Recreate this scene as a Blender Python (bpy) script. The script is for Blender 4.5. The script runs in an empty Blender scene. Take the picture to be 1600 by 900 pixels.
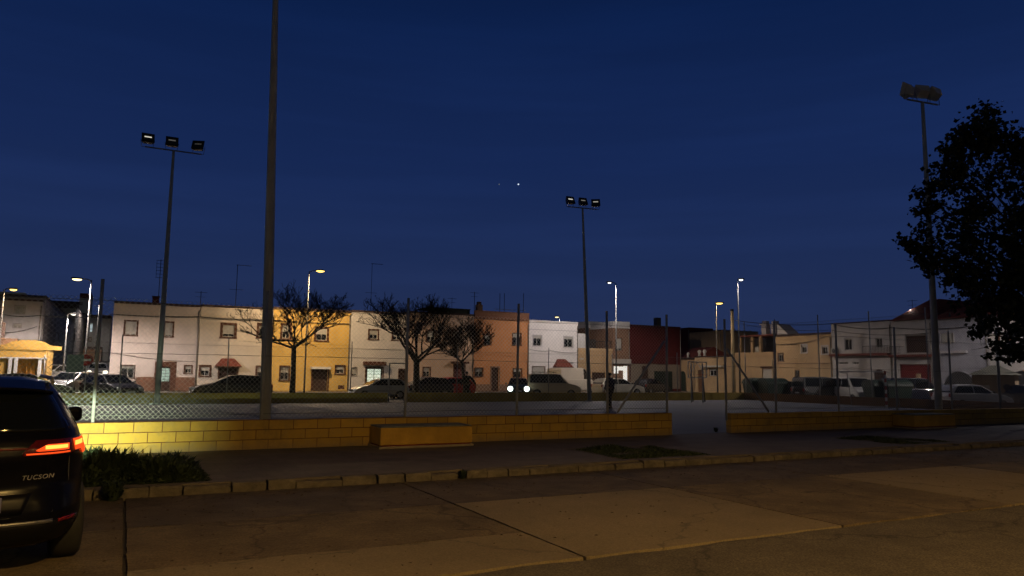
import bpy, bmesh, math, random
from mathutils import Vector, Matrix, noise
PI = math.pi
random.seed(7)
SC = bpy.context.scene
COL = SC.collection
A = math.radians(27.5)
EU = Vector((math.cos(A), math.sin(A), 0)); EV = Vector((-math.sin(A), math.cos(A), 0))
def W(u, v, z=0.0): return EU*u + EV*v + Vector((0, 0, z))

# ---------------------------------------------------------------- camera
PITCH, ROLL, FPX = math.radians(6.63), math.radians(0.70), 1155.0
CAM = Vector((0, 0, 1.6))
CM = Matrix.Rotation(PI/2 + PITCH, 3, 'X') @ Matrix.Rotation(ROLL, 3, 'Z')
def ray(px, py): return CM @ Vector((px-800, 450-py, -FPX))
cd = bpy.data.cameras.new('camera'); co = bpy.data.objects.new('camera', cd); COL.objects.link(co)
cd.sensor_width = 36; cd.lens = 36*FPX/1600; cd.clip_end = 6000; cd.clip_start = .05
co.matrix_world = Matrix.Translation(CAM) @ CM.to_4x4()
SC.camera = co

# ---------------------------------------------------------------- materials
MATS = {}
def mat(name, col, rough=.85, var=.25, scale=3.0, bump=0.0, bscale=30.0, metal=0.0, emit=None, es=0.0, stain=0.0, spec=.5, coat=0.0):
    if name in MATS: return MATS[name]
    m = bpy.data.materials.new(name); m.use_nodes = True; MATS[name] = m
    nt = m.node_tree; b = nt.nodes['Principled BSDF']; L = nt.links
    b.inputs['Roughness'].default_value = rough; b.inputs['Metallic'].default_value = metal
    b.inputs['Specular IOR Level'].default_value = spec
    if coat: b.inputs['Coat Weight'].default_value = coat; b.inputs['Coat Roughness'].default_value = .05
    b.inputs['Base Color'].default_value = (*col, 1)
    tc = nt.nodes.new('ShaderNodeTexCoord')
    if var > 0:
        n = nt.nodes.new('ShaderNodeTexNoise'); n.inputs['Scale'].default_value = scale; n.inputs['Detail'].default_value = 6; n.inputs['Roughness'].default_value = .65
        L.new(tc.outputs['Object'], n.inputs['Vector'])
        r = nt.nodes.new('ShaderNodeValToRGB')
        r.color_ramp.elements[0].position = .3; r.color_ramp.elements[1].position = .7
        r.color_ramp.elements[0].color = (*[c*(1-var) for c in col], 1); r.color_ramp.elements[1].color = (*[min(1, c*(1+var*.6)) for c in col], 1)
        L.new(n.outputs['Fac'], r.inputs['Fac']); out = r.outputs['Color']
        if stain > 0:
            n2 = nt.nodes.new('ShaderNodeTexNoise'); n2.inputs['Scale'].default_value = scale*.35; n2.inputs['Detail'].default_value = 8
            mp = nt.nodes.new('ShaderNodeMapping'); mp.inputs['Scale'].default_value = (1, 1, .35)
            L.new(tc.outputs['Object'], mp.inputs['Vector']); L.new(mp.outputs['Vector'], n2.inputs['Vector'])
            r2 = nt.nodes.new('ShaderNodeValToRGB'); r2.color_ramp.elements[0].position = .42; r2.color_ramp.elements[1].position = .62
            r2.color_ramp.elements[0].color = (0, 0, 0, 1); r2.color_ramp.elements[1].color = (stain, stain, stain, 1)
            L.new(n2.outputs['Fac'], r2.inputs['Fac'])
            mx = nt.nodes.new('ShaderNodeMixRGB'); L.new(r2.outputs['Color'], mx.inputs['Fac']); L.new(out, mx.inputs['Color1'])
            mx.inputs['Color2'].default_value = (*[c*.35 for c in col], 1); out = mx.outputs['Color']
        L.new(out, b.inputs['Base Color'])
    if bump > 0:
        n3 = nt.nodes.new('ShaderNodeTexNoise'); n3.inputs['Scale'].default_value = bscale; n3.inputs['Detail'].default_value = 8
        L.new(tc.outputs['Object'], n3.inputs['Vector'])
        bp = nt.nodes.new('ShaderNodeBump'); bp.inputs['Strength'].default_value = bump; bp.inputs['Distance'].default_value = .02
        L.new(n3.outputs['Fac'], bp.inputs['Height']); L.new(bp.outputs['Normal'], b.inputs['Normal'])
    if emit:
        b.inputs['Emission Color'].default_value = (*emit, 1); b.inputs['Emission Strength'].default_value = es
    return m
def block_mat(name, col, mortar, bw, rh, ms, worn, top=None, var=.2):
    """painted blockwork: local x along the wall, z up"""
    if name in MATS: return MATS[name]
    m = bpy.data.materials.new(name); m.use_nodes = True; MATS[name] = m
    nt = m.node_tree; b = nt.nodes['Principled BSDF']; L = nt.links; b.inputs['Roughness'].default_value = .8
    tc = nt.nodes.new('ShaderNodeTexCoord'); sp = nt.nodes.new('ShaderNodeSeparateXYZ'); L.new(tc.outputs['Object'], sp.inputs[0])
    ad = nt.nodes.new('ShaderNodeMath'); ad.operation = 'ADD'; L.new(sp.outputs['X'], ad.inputs[0]); L.new(sp.outputs['Y'], ad.inputs[1])
    cb = nt.nodes.new('ShaderNodeCombineXYZ'); L.new(ad.outputs[0], cb.inputs['X'])
    L.new(sp.outputs['Z'], cb.inputs['Y'])
    nz = nt.nodes.new('ShaderNodeTexNoise'); nz.inputs['Scale'].default_value = 2.5; L.new(tc.outputs['Object'], nz.inputs['Vector'])
    vm = nt.nodes.new('ShaderNodeVectorMath'); vm.operation = 'MULTIPLY_ADD'; vm.inputs[1].default_value = (.012, .012, 0)
    L.new(nz.outputs['Color'], vm.inputs[0]); L.new(cb.outputs[0], vm.inputs[2])
    br = nt.nodes.new('ShaderNodeTexBrick'); L.new(vm.outputs[0], br.inputs['Vector'])
    br.inputs['Scale'].default_value = 1; br.inputs['Brick Width'].default_value = bw; br.inputs['Row Height'].default_value = rh
    br.inputs['Mortar Size'].default_value = ms; br.inputs['Mortar Smooth'].default_value = .2
    br.inputs['Color1'].default_value = (*col, 1); br.inputs['Color2'].default_value = (*[c*(1-var) for c in col], 1); br.inputs['Mortar'].default_value = (*mortar, 1)
    n = nt.nodes.new('ShaderNodeTexNoise'); n.inputs['Scale'].default_value = 5; n.inputs['Detail'].default_value = 8; n.inputs['Roughness'].default_value = .7
    L.new(tc.outputs['Object'], n.inputs['Vector'])
    r = nt.nodes.new('ShaderNodeValToRGB'); r.color_ramp.elements[0].position = .52; r.color_ramp.elements[1].position = .72
    r.color_ramp.elements[0].color = (0, 0, 0, 1); r.color_ramp.elements[1].color = (.6, .6, .6, 1); L.new(n.outputs['Fac'], r.inputs['Fac'])
    mx = nt.nodes.new('ShaderNodeMixRGB'); L.new(r.outputs['Color'], mx.inputs['Fac']); L.new(br.outputs['Color'], mx.inputs['Color1']); mx.inputs['Color2'].default_value = (*worn, 1)
    nd = nt.nodes.new('ShaderNodeTexNoise'); nd.inputs['Scale'].default_value = 1.1; nd.inputs['Detail'].default_value = 9; nd.inputs['Roughness'].default_value = .75; L.new(tc.outputs['Object'], nd.inputs['Vector'])
    rd = nt.nodes.new('ShaderNodeValToRGB'); rd.color_ramp.elements[0].position = .46; rd.color_ramp.elements[1].position = .74; rd.color_ramp.elements[0].color = (0, 0, 0, 1); rd.color_ramp.elements[1].color = (.75, .75, .75, 1); L.new(nd.outputs['Fac'], rd.inputs['Fac'])
    mz = nt.nodes.new('ShaderNodeMixRGB'); L.new(rd.outputs['Color'], mz.inputs['Fac']); L.new(mx.outputs['Color'], mz.inputs['Color1']); mz.inputs['Color2'].default_value = (*[c*.45 for c in worn], 1)
    if name == 'yellow_block':   # worn, splashed foot of the wall
        zr = nt.nodes.new('ShaderNodeMapRange'); zr.inputs['From Min'].default_value = .0; zr.inputs['From Max'].default_value = .2; zr.inputs['To Min'].default_value = 1.5; zr.inputs['To Max'].default_value = 0; L.new(sp.outputs['Z'], zr.inputs['Value'])
        zm = nt.nodes.new('ShaderNodeMath'); zm.operation = 'MULTIPLY'; zm.use_clamp = True; L.new(zr.outputs[0], zm.inputs[0]); L.new(n.outputs['Fac'], zm.inputs[1])
        mw = nt.nodes.new('ShaderNodeMixRGB'); L.new(zm.outputs[0], mw.inputs['Fac']); L.new(mz.outputs['Color'], mw.inputs['Color1']); mw.inputs['Color2'].default_value = (.22, .16, .09, 1); mz = mw
    L.new(mz.outputs['Color'], b.inputs['Base Color'])
    mt = nt.nodes.new('ShaderNodeMath'); mt.operation = 'MULTIPLY_ADD'; L.new(n.outputs['Fac'], mt.inputs[0]); mt.inputs[1].default_value = .4
    iv = nt.nodes.new('ShaderNodeMath'); iv.operation = 'SUBTRACT'; iv.inputs[0].default_value = 1; L.new(br.outputs['Fac'], iv.inputs[1]); L.new(iv.outputs[0], mt.inputs[2])
    bp = nt.nodes.new('ShaderNodeBump'); bp.inputs['Strength'].default_value = .8; bp.inputs['Distance'].default_value = .015
    L.new(mt.outputs[0], bp.inputs['Height']); L.new(bp.outputs['Normal'], b.inputs['Normal'])
    return m

# ---------------------------------------------------------------- object helpers
def tag(o, label=None, cat=None, group=None, kind=None):
    if label: o['label'] = label
    if cat: o['category'] = cat
    if group: o['group'] = group
    if kind: o['kind'] = kind
    return o
def empty(name, loc, rz=0.0, label=None, cat=None, group=None):
    o = bpy.data.objects.new(name, None); COL.objects.link(o); o.location = loc; o.rotation_euler = (0, 0, rz)
    o.empty_display_size = .2
    return tag(o, label, cat, group)
def copy_tree(o, parent=None):
    c = o.copy(); COL.objects.link(c); c.parent = parent
    for ch in [x for x in o.children]: copy_tree(ch, c)
    return c
class MB:
    def __init__(s): s.v = []; s.f = []; s.mi = []; s.sm = []
    def face(s, pts, mi=0, sm=False):
        n = len(s.v); s.v += [tuple(p) for p in pts]; s.f.append(tuple(range(n, n+len(pts)))); s.mi.append(mi); s.sm.append(sm)
    def add(s, vs, fs, mi=0, sm=False):
        n = len(s.v); s.v += [tuple(p) for p in vs]
        for f in fs: s.f.append(tuple(n+i for i in f)); s.mi.append(mi); s.sm.append(sm)
    def box(s, x0, x1, y0, y1, z0, z1, mi=0):
        vs = [(x, y, z) for z in (z0, z1) for y in (y0, y1) for x in (x0, x1)]
        s.add(vs, [(0, 2, 3, 1), (4, 5, 7, 6), (0, 1, 5, 4), (2, 6, 7, 3), (0, 4, 6, 2), (1, 3, 7, 5)], mi); return s
    def tube(s, pts, r, seg=8, mi=0, cap=True):
        """pts polyline, r radius or list"""
        pts = [Vector(p) for p in pts]; n = len(pts)
        rs = r if isinstance(r, (list, tuple)) else [r]*n
        vs = []; pt = None; ref = None
        for i in range(n):
            t = (pts[min(i+1, n-1)]-pts[max(i-1, 0)])
            t = t.normalized() if t.length > 1e-9 else Vector((0, 0, 1))
            if ref is None: ref = Vector((1, 0, 0)) if abs(t.x) < .8 else Vector((0, 1, 0))
            a = t.cross(ref); a = a.normalized() if a.length > 1e-6 else Vector((1, 0, 0)); b = t.cross(a); ref = b.cross(t) if False else ref
            for k in range(seg):
                th = 2*PI*k/seg; vs.append(pts[i]+(a*math.cos(th)+b*math.sin(th))*rs[i])
        fs = [(i*seg+k, i*seg+(k+1) % seg, (i+1)*seg+(k+1) % seg, (i+1)*seg+k) for i in range(n-1) for k in range(seg)]
        s.add(vs, fs, mi, seg > 4)
        if cap:
            s.add(vs[:seg], [tuple(range(seg))], mi); s.add(vs[-seg:], [tuple(range(seg))[::-1]], mi)
        return s
    def lathe(s, c, prof, seg=16, mi=0, axis='z'):
        vs = []
        for (r, h) in prof:
            for k in range(seg):
                th = 2*PI*k/seg; a, b = r*math.cos(th), r*math.sin(th)
                p = (a, b, h) if axis == 'z' else ((h, a, b) if axis == 'x' else (a, h, b))
                vs.append((c[0]+p[0], c[1]+p[1], c[2]+p[2]))
        n = len(prof)
        fs = [(i*seg+k, i*seg+(k+1) % seg, (i+1)*seg+(k+1) % seg, (i+1)*seg+k) for i in range(n-1) for k in range(seg)]
        s.add(vs, fs, mi, True); return s
    def build(s, name, mats, parent=None, loc=None, rz=None, bevel=0, label=None, cat=None, group=None, kind=None, merge=False):
        me = bpy.data.meshes.new(name); me.from_pydata(s.v, [], s.f)
        if not isinstance(mats, (list, tuple)): mats = [mats]
        for m in mats: me.materials.append(m)
        for p, i, q in zip(me.polygons, s.mi, s.sm): p.material_index = i; p.use_smooth = q
        if merge or bevel or any(s.sm):
            bm = bmesh.new(); bm.from_mesh(me); bmesh.ops.remove_doubles(bm, verts=bm.verts, dist=1e-5)
            bmesh.ops.recalc_face_normals(bm, faces=bm.faces); bm.to_mesh(me); bm.free()
        me.update()
        o = bpy.data.objects.new(name, me); COL.objects.link(o)
        if parent: o.parent = parent
        if loc is not None: o.location = loc
        if rz is not None: o.rotation_euler = (0, 0, rz)
        if bevel:
            bv = o.modifiers.new('bevel', 'BEVEL'); bv.width = bevel; bv.segments = 2; bv.limit_method = 'ANGLE'
        return tag(o, label, cat, group, kind)
def light(name, parent, loc, energy, color, radius=.12, spot=None, blend=.4, aim=None):
    l = bpy.data.lights.new(name, 'SPOT' if spot else 'POINT'); l.energy = energy; l.color = color; l.shadow_soft_size = radius
    if spot: l.spot_size = spot; l.spot_blend = blend
    o = bpy.data.objects.new(name, l); COL.objects.link(o); o.parent = parent; o.location = loc
    if aim: o.rotation_euler = Vector(aim).to_track_quat('-Z', 'Y').to_euler()
    return o

# ---------------------------------------------------------------- world: deep dusk blue
w = bpy.data.worlds.new('World'); SC.world = w; w.use_nodes = True
nt = w.node_tree; L = nt.links; bg = nt.nodes['Background']
sk = nt.nodes.new('ShaderNodeTexSky'); sk.sky_type = 'NISHITA'; sk.sun_disc = False
sk.sun_elevation = math.radians(-5); sk.sun_rotation = math.radians(150)
tc = nt.nodes.new('ShaderNodeTexCoord'); sp = nt.nodes.new('ShaderNodeSeparateXYZ'); L.new(tc.outputs['Generated'], sp.inputs[0])
rp = nt.nodes.new('ShaderNodeValToRGB'); cr = rp.color_ramp
cr.elements[0].position = 0.0; cr.elements[0].color = (.0175, .0275, .078, 1)
cr.elements[1].position = 1.0; cr.elements[1].color = (.0004, .0012, .0060, 1)
for p, c in ((.06, (.0165, .0285, .084, 1)), (.15, (.0120, .0250, .086, 1)), (.27, (.0078, .0205, .084, 1)), (.45, (.0035, .0135, .064, 1)), (.6, (.002, .006, .03, 1))):
    e = cr.elements.new(p); e.color = c
L.new(sp.outputs['Z'], rp.inputs['Fac'])
# the twilight is in front; behind the camera a grey glow is added as fill
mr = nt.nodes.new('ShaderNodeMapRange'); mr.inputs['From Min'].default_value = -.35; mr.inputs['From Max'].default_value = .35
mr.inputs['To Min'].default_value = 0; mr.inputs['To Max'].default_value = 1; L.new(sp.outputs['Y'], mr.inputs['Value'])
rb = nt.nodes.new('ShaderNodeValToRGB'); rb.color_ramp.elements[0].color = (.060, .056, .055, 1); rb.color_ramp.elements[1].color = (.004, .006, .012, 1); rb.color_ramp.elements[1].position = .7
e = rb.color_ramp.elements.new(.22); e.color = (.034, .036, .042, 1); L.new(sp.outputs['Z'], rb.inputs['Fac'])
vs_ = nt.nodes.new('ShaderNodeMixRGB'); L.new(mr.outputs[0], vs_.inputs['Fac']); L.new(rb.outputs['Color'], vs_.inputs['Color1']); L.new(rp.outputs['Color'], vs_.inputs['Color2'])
# faint streaks of dusk cloud
mp = nt.nodes.new('ShaderNodeMapping'); mp.inputs['Scale'].default_value = (1.2, 1.2, 14); mp.inputs['Rotation'].default_value = (0, .06, 0); L.new(tc.outputs['Generated'], mp.inputs['Vector'])
nz = nt.nodes.new('ShaderNodeTexNoise'); nz.inputs['Scale'].default_value = 1.6; nz.inputs['Detail'].default_value = 4; L.new(mp.outputs[0], nz.inputs['Vector'])
m2 = nt.nodes.new('ShaderNodeMapRange'); m2.inputs['From Min'].default_value = .45; m2.inputs['From Max'].default_value = .75; m2.inputs['To Min'].default_value = 1.0; m2.inputs['To Max'].default_value = 1.16
L.new(nz.outputs['Fac'], m2.inputs['Value'])
v3 = nt.nodes.new('ShaderNodeVectorMath'); v3.operation = 'SCALE'; L.new(vs_.outputs[0], v3.inputs[0]); L.new(m2.outputs[0], v3.inputs['Scale'])
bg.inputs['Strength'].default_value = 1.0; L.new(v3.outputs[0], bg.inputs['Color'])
b2 = nt.nodes.new('ShaderNodeBackground'); L.new(sk.outputs['Color'], b2.inputs['Color']); b2.inputs['Strength'].default_value = .05
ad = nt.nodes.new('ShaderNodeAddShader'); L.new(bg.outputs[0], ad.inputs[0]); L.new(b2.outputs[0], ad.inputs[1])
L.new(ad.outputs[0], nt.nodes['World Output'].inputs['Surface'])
SC.view_settings.view_transform = 'Standard'; SC.view_settings.look = 'None'; SC.view_settings.exposure = 0; SC.view_settings.gamma = 1

# ---------------------------------------------------------------- ground
M_soil = mat('soil', (.09, .07, .05), var=.4, scale=1.5, bump=.6)
M_asph = mat('asphalt', (.105, .085, .062), rough=.9, var=.3, scale=2.2, bump=.5, bscale=60, stain=.25)
M_street = mat('street_asphalt', (.06, .055, .05), rough=.8, var=.3, scale=.6, bump=.3)
M_slab_s = mat('smooth_concrete', (.20, .155, .098), rough=.85, var=.14, scale=1.3, bump=.4, bscale=40, stain=.32)
M_slab_r = mat('rough_concrete', (.135, .098, .058), rough=.9, var=.45, scale=1.6, bump=.8, bscale=18, stain=.5)
M_slab_d = mat('oily_concrete', (.095, .07, .05), rough=.85, var=.45, scale=2.4, bump=.8, bscale=20, stain=.6)
M_court = mat('court_paint', (.085, .098, .135), rough=.75, var=.22, scale=.5, bump=.15, stain=.3)
M_kerb = mat('kerb_stone', (.115, .095, .072), rough=.9, var=.55, scale=5, bump=.9, bscale=22)

def crack(m, scale, wd, amt, grit=0.0):
    nt = m.node_tree; L = nt.links; b = nt.nodes['Principled BSDF']; src = b.inputs['Base Color'].links[0].from_socket
    tc = nt.nodes.new('ShaderNodeTexCoord'); n = nt.nodes.new('ShaderNodeTexNoise'); n.inputs['Scale'].default_value = 2.2; n.inputs['Detail'].default_value = 6; L.new(tc.outputs['Object'], n.inputs['Vector'])
    v = nt.nodes.new('ShaderNodeVectorMath'); v.operation = 'MULTIPLY_ADD'; v.inputs[1].default_value = (.9, .9, 0); L.new(n.outputs['Color'], v.inputs[0]); L.new(tc.outputs['Object'], v.inputs[2])
    vo = nt.nodes.new('ShaderNodeTexVoronoi'); vo.feature = 'DISTANCE_TO_EDGE'; vo.inputs['Scale'].default_value = scale; L.new(v.outputs[0], vo.inputs['Vector'])
    r = nt.nodes.new('ShaderNodeValToRGB'); r.color_ramp.elements[0].position = 0; r.color_ramp.elements[1].position = wd; r.color_ramp.elements[0].color = (1-amt, 1-amt, 1-amt, 1); r.color_ramp.elements[1].color = (1, 1, 1, 1); L.new(vo.outputs['Distance'], r.inputs['Fac'])
    mx = nt.nodes.new('ShaderNodeMixRGB'); mx.blend_type = 'MULTIPLY'; mx.inputs['Fac'].default_value = 1; L.new(src, mx.inputs['Color1']); L.new(r.outputs['Color'], mx.inputs['Color2']); out = mx.outputs['Color']
    if grit:
        g = nt.nodes.new('ShaderNodeTexNoise'); g.inputs['Scale'].default_value = 55; g.inputs['Detail'].default_value = 4; L.new(tc.outputs['Object'], g.inputs['Vector'])
        gr = nt.nodes.new('ShaderNodeValToRGB'); gr.color_ramp.elements[0].position = .35; gr.color_ramp.elements[1].position = .65; gr.color_ramp.elements[0].color = (1-grit,)*3+(1,); gr.color_ramp.elements[1].color = (1+grit,)*3+(1,); L.new(g.outputs['Fac'], gr.inputs['Fac'])
        m2 = nt.nodes.new('ShaderNodeMixRGB'); m2.blend_type = 'MULTIPLY'; m2.inputs['Fac'].default_value = 1; L.new(out, m2.inputs['Color1']); L.new(gr.outputs['Color'], m2.inputs['Color2']); out = m2.outputs['Color']
    L.new(out, b.inputs['Base Color'])
crack(M_asph, .28, .012, .55, .5); crack(M_slab_s, .22, .008, .4, .2); crack(M_slab_r, .5, .02, .55, .3); crack(M_slab_d, .6, .02, .5, .3)
def sheet(name, u0, u1, v0, v1, z, m, thick=0.0, kind='structure'):
    b = MB()
    if thick: b.box(u0, u1, v0, v1, z-thick, z)
    else: b.face([(u0, v0, z), (u1, v0, z), (u1, v1, z), (u0, v1, z)])
    return b.build(name, m, loc=(0, 0, 0), rz=A, kind=kind)
sheet('ground', -2500, 2500, -2500, 3500, -.17, M_soil)
sheet('road_bed', -60, 90, 5.2, 11.6, -.155, mat('joint_dirt', (.035, .028, .02), bump=.5))
sheet('street', -300, 400, 39.15, 500, -.15, M_street)
sheet('court_surround', -200, 300, 11.7, 39.15, -.006, M_soil, .15)
ZS = -.15
b = MB(); b.face([(-5.7, 56, -.146), (-1.0, 56, -.146), (-1.0, 180, 4.8), (-5.7, 180, 4.8)]); b.build('side_street', M_street, loc=(0, 0, 0), rz=A, kind='structure')
sheet('court', -16, 38.6, 16.25, 38.6, .006, M_court, .011)

def jag(u0, v0, u1, v1, n, amp, seed):
    out = []
    for i in range(n+1):
        t = i/n; u = u0+(u1-u0)*t; v = v0+(v1-v0)*t
        k = 0 if i in (0, n) else amp
        out.append((u+k*noise.noise(Vector((u*1.7+seed, v*1.7, seed)))+k*.5*random.uniform(-1, 1), v+k*2*noise.noise(Vector((u*1.3, v*1.3+seed, 9.1)))+k*.5*random.uniform(-1, 1)))
    return out
def slab(name, u0, u1, v0, v1, m, amp=.012, z=-.12):
    ring = jag(u0, v0, u1, v0, 40, amp*2.2, 1)[:-1]+jag(u1, v0, u1, v1, 24, amp, 2)[:-1]+jag(u1, v1, u0, v1, 24, amp, 3)[:-1]+jag(u0, v1, u0, v0, 24, amp, 4)[:-1]
    b = MB(); n = len(ring)
    b.face([(u, v, z) for u, v in ring])
    for i in range(n):
        p, q = ring[i], ring[(i+1) % n]; b.face([(p[0], p[1], z), (q[0], q[1], z), (q[0], q[1], z-.05), (p[0], p[1], z-.05)])
    return b.build(name, m, loc=(0, 0, 0), rz=A, kind='structure')
us = [-15.2, -11.4, -7.5, -3.7, .12, 4.0, 7.6, 11.1, 14.9, 18.7, 22.4, 26.2, 30, 33.8, 37.6, 41.4, 45.2]
tone = {(.12): 'mix', 4.0: 's', 7.6: 'r', 11.1: 's', 14.9: 'r', 18.7: 's', -3.7: 'r'}
for i in range(len(us)-1):
    a, b = us[i]+.018, us[i+1]-.018; t = tone.get(us[i], random.choice('sr'))
    if t == 'mix':
        slab('parking_slab', a, b, 6.12, 7.34, M_slab_s); slab('parking_slab', a, b, 7.352, 9.28, M_slab_r)
    else: slab('parking_slab', a, b, 6.12, 9.28, M_slab_s if t == 's' else M_slab_r)
    slab('parking_slab', a, b, 9.30, 11.40, M_slab_d, z=-.124)
# near road with its broken edge
b = MB(); e = jag(-60, 6.05, 90, 6.05, 500, .035, 5)
for p, q in zip(e, e[1:]): b.face([(p[0], p[1], -.122), (p[0], -60, -.122), (q[0], -60, -.122), (q[0], q[1], -.122)]); b.face([(p[0], p[1], -.122), (q[0], q[1], -.122), (q[0], q[1], -.16), (p[0], p[1], -.16)])
b.build('road', M_asph, loc=(0, 0, 0), rz=A, kind='structure')
# pavement with square tree pits
pits = [(-10.2, -7.9), (-1.45, 1.2), (8.55, 10.9), (16.9, 19.15), (25.2, 27.4)]
PV0, PV1 = 11.62, 16.45
def pavement_mat():
    m = block_mat('pavement_tile', (.13, .105, .085), (.10, .082, .065), .6, .4, .012, (.075, .06, .048))
    # tiles lie flat: use y as the second axis
    nt = m.node_tree
    sp = [n for n in nt.nodes if n.type == 'SEPXYZ'][0]; cb = [n for n in nt.nodes if n.type == 'COMBXYZ'][0]
    for l in list(cb.inputs['X'].links)+list(cb.inputs['Y'].links): nt.links.remove(l)
    nt.links.new(sp.outputs['X'], cb.inputs['X']); nt.links.new(sp.outputs['Y'], cb.inputs['Y'])
    return m
M_pave = pavement_mat()
b = MB(); cuts = [-60]+[x for p in pits for x in p]+[90]
for i in range(len(cuts)-1):
    if i % 2 == 0: b.box(cuts[i], cuts[i+1], PV0, PV1, -.13, 0)
    else: b.box(cuts[i], cuts[i+1], 13.9, PV1, -.13, 0); b.box(cuts[i], cuts[i+1], PV0, 11.78, -.13, 0)
b.build('pavement', M_pave, loc=(0, 0, 0), rz=A, kind='structure')
# kerb of worn stones
b = MB(); u = -14.
while u < 60:
    ln = random.uniform(.38, .72); g = random.uniform(.01, .035); dz = random.uniform(-.045, .008); dv = random.uniform(-.025, .03)
    u0, u1, v0, v1, z1 = u+g, u+ln, 11.43+dv, 11.615, dz
    n = 4; 
    vs = []
    for i in range(n+1):
        x = u0+(u1-u0)*i/n; j = lambda: random.uniform(-.012, .012)
        vs += [(x, v0+j(), -.16), (x, v0+j(), z1-.035+j()), (x, v0+.03+j(), z1+j()*.5), (x, v1, z1+.002)]
    fs = [(i*4+k, (i+1)*4+k, (i+1)*4+k+1, i*4+k+1) for i in range(n) for k in range(3)]+[(0, 1, 2, 3), (n*4+3, n*4+2, n*4+1, n*4)]
    b.add(vs, fs); u += ln
b.build('kerb', M_kerb, loc=(0, 0, 0), rz=A, kind='structure')

# ---------------------------------------------------------------- weeds
M_weed = mat('weed_leaf', (.022, .036, .012), rough=.7, var=.5, scale=8)
def weeds(name, label, u0, u1, v0, v1, h, n, z=-.03, edge=.3, kind='stuff', clump=1.3, blade=.02, taper=1.0):
    b = MB()
    for i in range(n):
        u = random.uniform(u0-.05, u1+.05); v = random.uniform(v0, v1)
        k = noise.noise(Vector((u*clump, v*clump, 3.3)))+.55
        du = min(u-u0, u1-u, v-v0, v1-v)/edge
        k *= min(1, max(.15, du+.2))
        hh = h*max(.12, k)*random.uniform(.5, 1.25); zz = z
        if k <= .05: continue
        an = random.uniform(0, 2*PI); le = random.uniform(.1, 1.0)*hh; dx, dy = math.cos(an), math.sin(an); wd = blade*random.uniform(.6, 1.6)
        p0 = Vector((u, v, zz)); p1 = p0+Vector((dx*le*.4, dy*le*.4, hh*.6)); p2 = p0+Vector((dx*le, dy*le, hh))
        sx = Vector((-dy, dx, 0))*wd
        b.face([p0-sx*.4, p0+sx*.4, p1+sx, p1-sx]); b.face([p1-sx, p1+sx, p2+sx*.15])
        if blade > .015:
            for q in range(2):
                c = p0+(p1-p0)*random.uniform(.3, 1.5); a2 = random.uniform(0, 2*PI); d = Vector((math.cos(a2), math.sin(a2), random.uniform(-.3, .5)))*.045; s2 = Vector((-math.sin(a2), math.cos(a2), 0))*.02
                b.face([c, c+d*.5+s2, c+d, c+d*.5-s2])
    return b.build(name, M_weed, loc=(0, 0, 0), rz=A, label=label, cat='weeds' if kind == 'stuff' else None, kind=kind)
for (a_, b_) in pits:
    sheet('pit_soil', a_, b_, 11.78, 13.9, -.04, M_soil)
weeds('weeds', 'knee high dark weeds filling the tree pit beside the dark car', -1.4, 1.18, 11.8, 13.85, .33, 13000, clump=1.6, blade=.03)
weeds('grass', 'low grass in the tree pit nearest the picture centre', 8.6, 10.85, 11.8, 13.85, .13, 9000, clump=1.1, blade=.012)
weeds('grass', 'low grass in the tree pit in front of the right bench', 16.9, 19.1, 11.8, 13.85, .12, 7000, clump=1.1, blade=.012)
def tuft(u, v, z, h, n, label):
    b = MB()
    for i in range(n):
        an = random.uniform(0, 2*PI); r = random.uniform(0, h*.45); hh = h*random.uniform(.4, 1.1)
        p0 = Vector((math.cos(an)*r*.5, math.sin(an)*r*.5, 0)); p1 = p0+Vector((math.cos(an)*r, math.sin(an)*r, hh)); s = Vector((-math.sin(an), math.cos(an), 0))*.012
        b.face([p0-s, p0+s, p1+s*.8, p1-s*.8])
        for q in range(2):
            c = p0+(p1-p0)*random.uniform(.4, 1.1); a2 = random.uniform(0, 2*PI); d = Vector((math.cos(a2), math.sin(a2), random.uniform(-.2, .6)))*h*.2; s2 = Vector((-math.sin(a2), math.cos(a2), 0))*h*.1
            b.face([c, c+d*.5+s2, c+d, c+d*.5-s2])
    return b.build('weed_tuft', M_weed, loc=W(u, v, z), rz=A, label=label, cat='weed')
tuft(-.02, 11.3, -.14, .24, 240, 'weed tuft growing at the kerb where the joint beside the dark car starts')
tuft(5.05, 11.38, -.12, .12, 200, 'small dark weed tuft growing out of the kerb below the left bench')
tuft(13.2, 16.9, 0, .14, 90, 'weed tuft at the end of the yellow wall left of the gap')
tuft(15.3, 16.5, 0, .12, 90, 'weed tuft at the end of the yellow wall right of the gap')

# ---------------------------------------------------------------- yellow walls and benches
M_yel = block_mat('yellow_block', (.56, .34, .05), (.16, .06, .015), .5, .2, .008, (.34, .24, .09), var=.24)
M_yel2 = mat('yellow_render', (.56, .32, .045), var=.22, scale=3, bump=.5, bscale=25, stain=.3)
M_stone = mat('worn_top', (.2, .2, .15), var=.45, scale=6, bump=.8)
def low_wall(u0, u1, v0, v1, h, label, m=None):
    root = empty('low_wall', W(u0, v0, 0), A, label, 'wall')
    b = MB(); n = max(1, int((u1-u0)/.5))
    vs = []
    for i in range(n+1):
        x = (u1-u0)*i/n; j = .008*noise.noise(Vector((x*.9+u0, 4, 0)))*2
        vs += [(x, 0, -.05), (x, 0, h-.012+j), (x, .015, h+j), (x, v1-v0-.015, h+j), (x, v1-v0, h-.012+j), (x, v1-v0, -.05)]
    fs = [(i*6+k, (i+1)*6+k, (i+1)*6+k+1, i*6+k+1) for i in range(n) for k in range(5)]+[(0, 1, 2, 3, 4, 5), tuple(n*6+k for k in (5, 4, 3, 2, 1, 0))]
    b.add(vs, fs); b.build('blockwork', m or M_yel, root)
    return root
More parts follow.
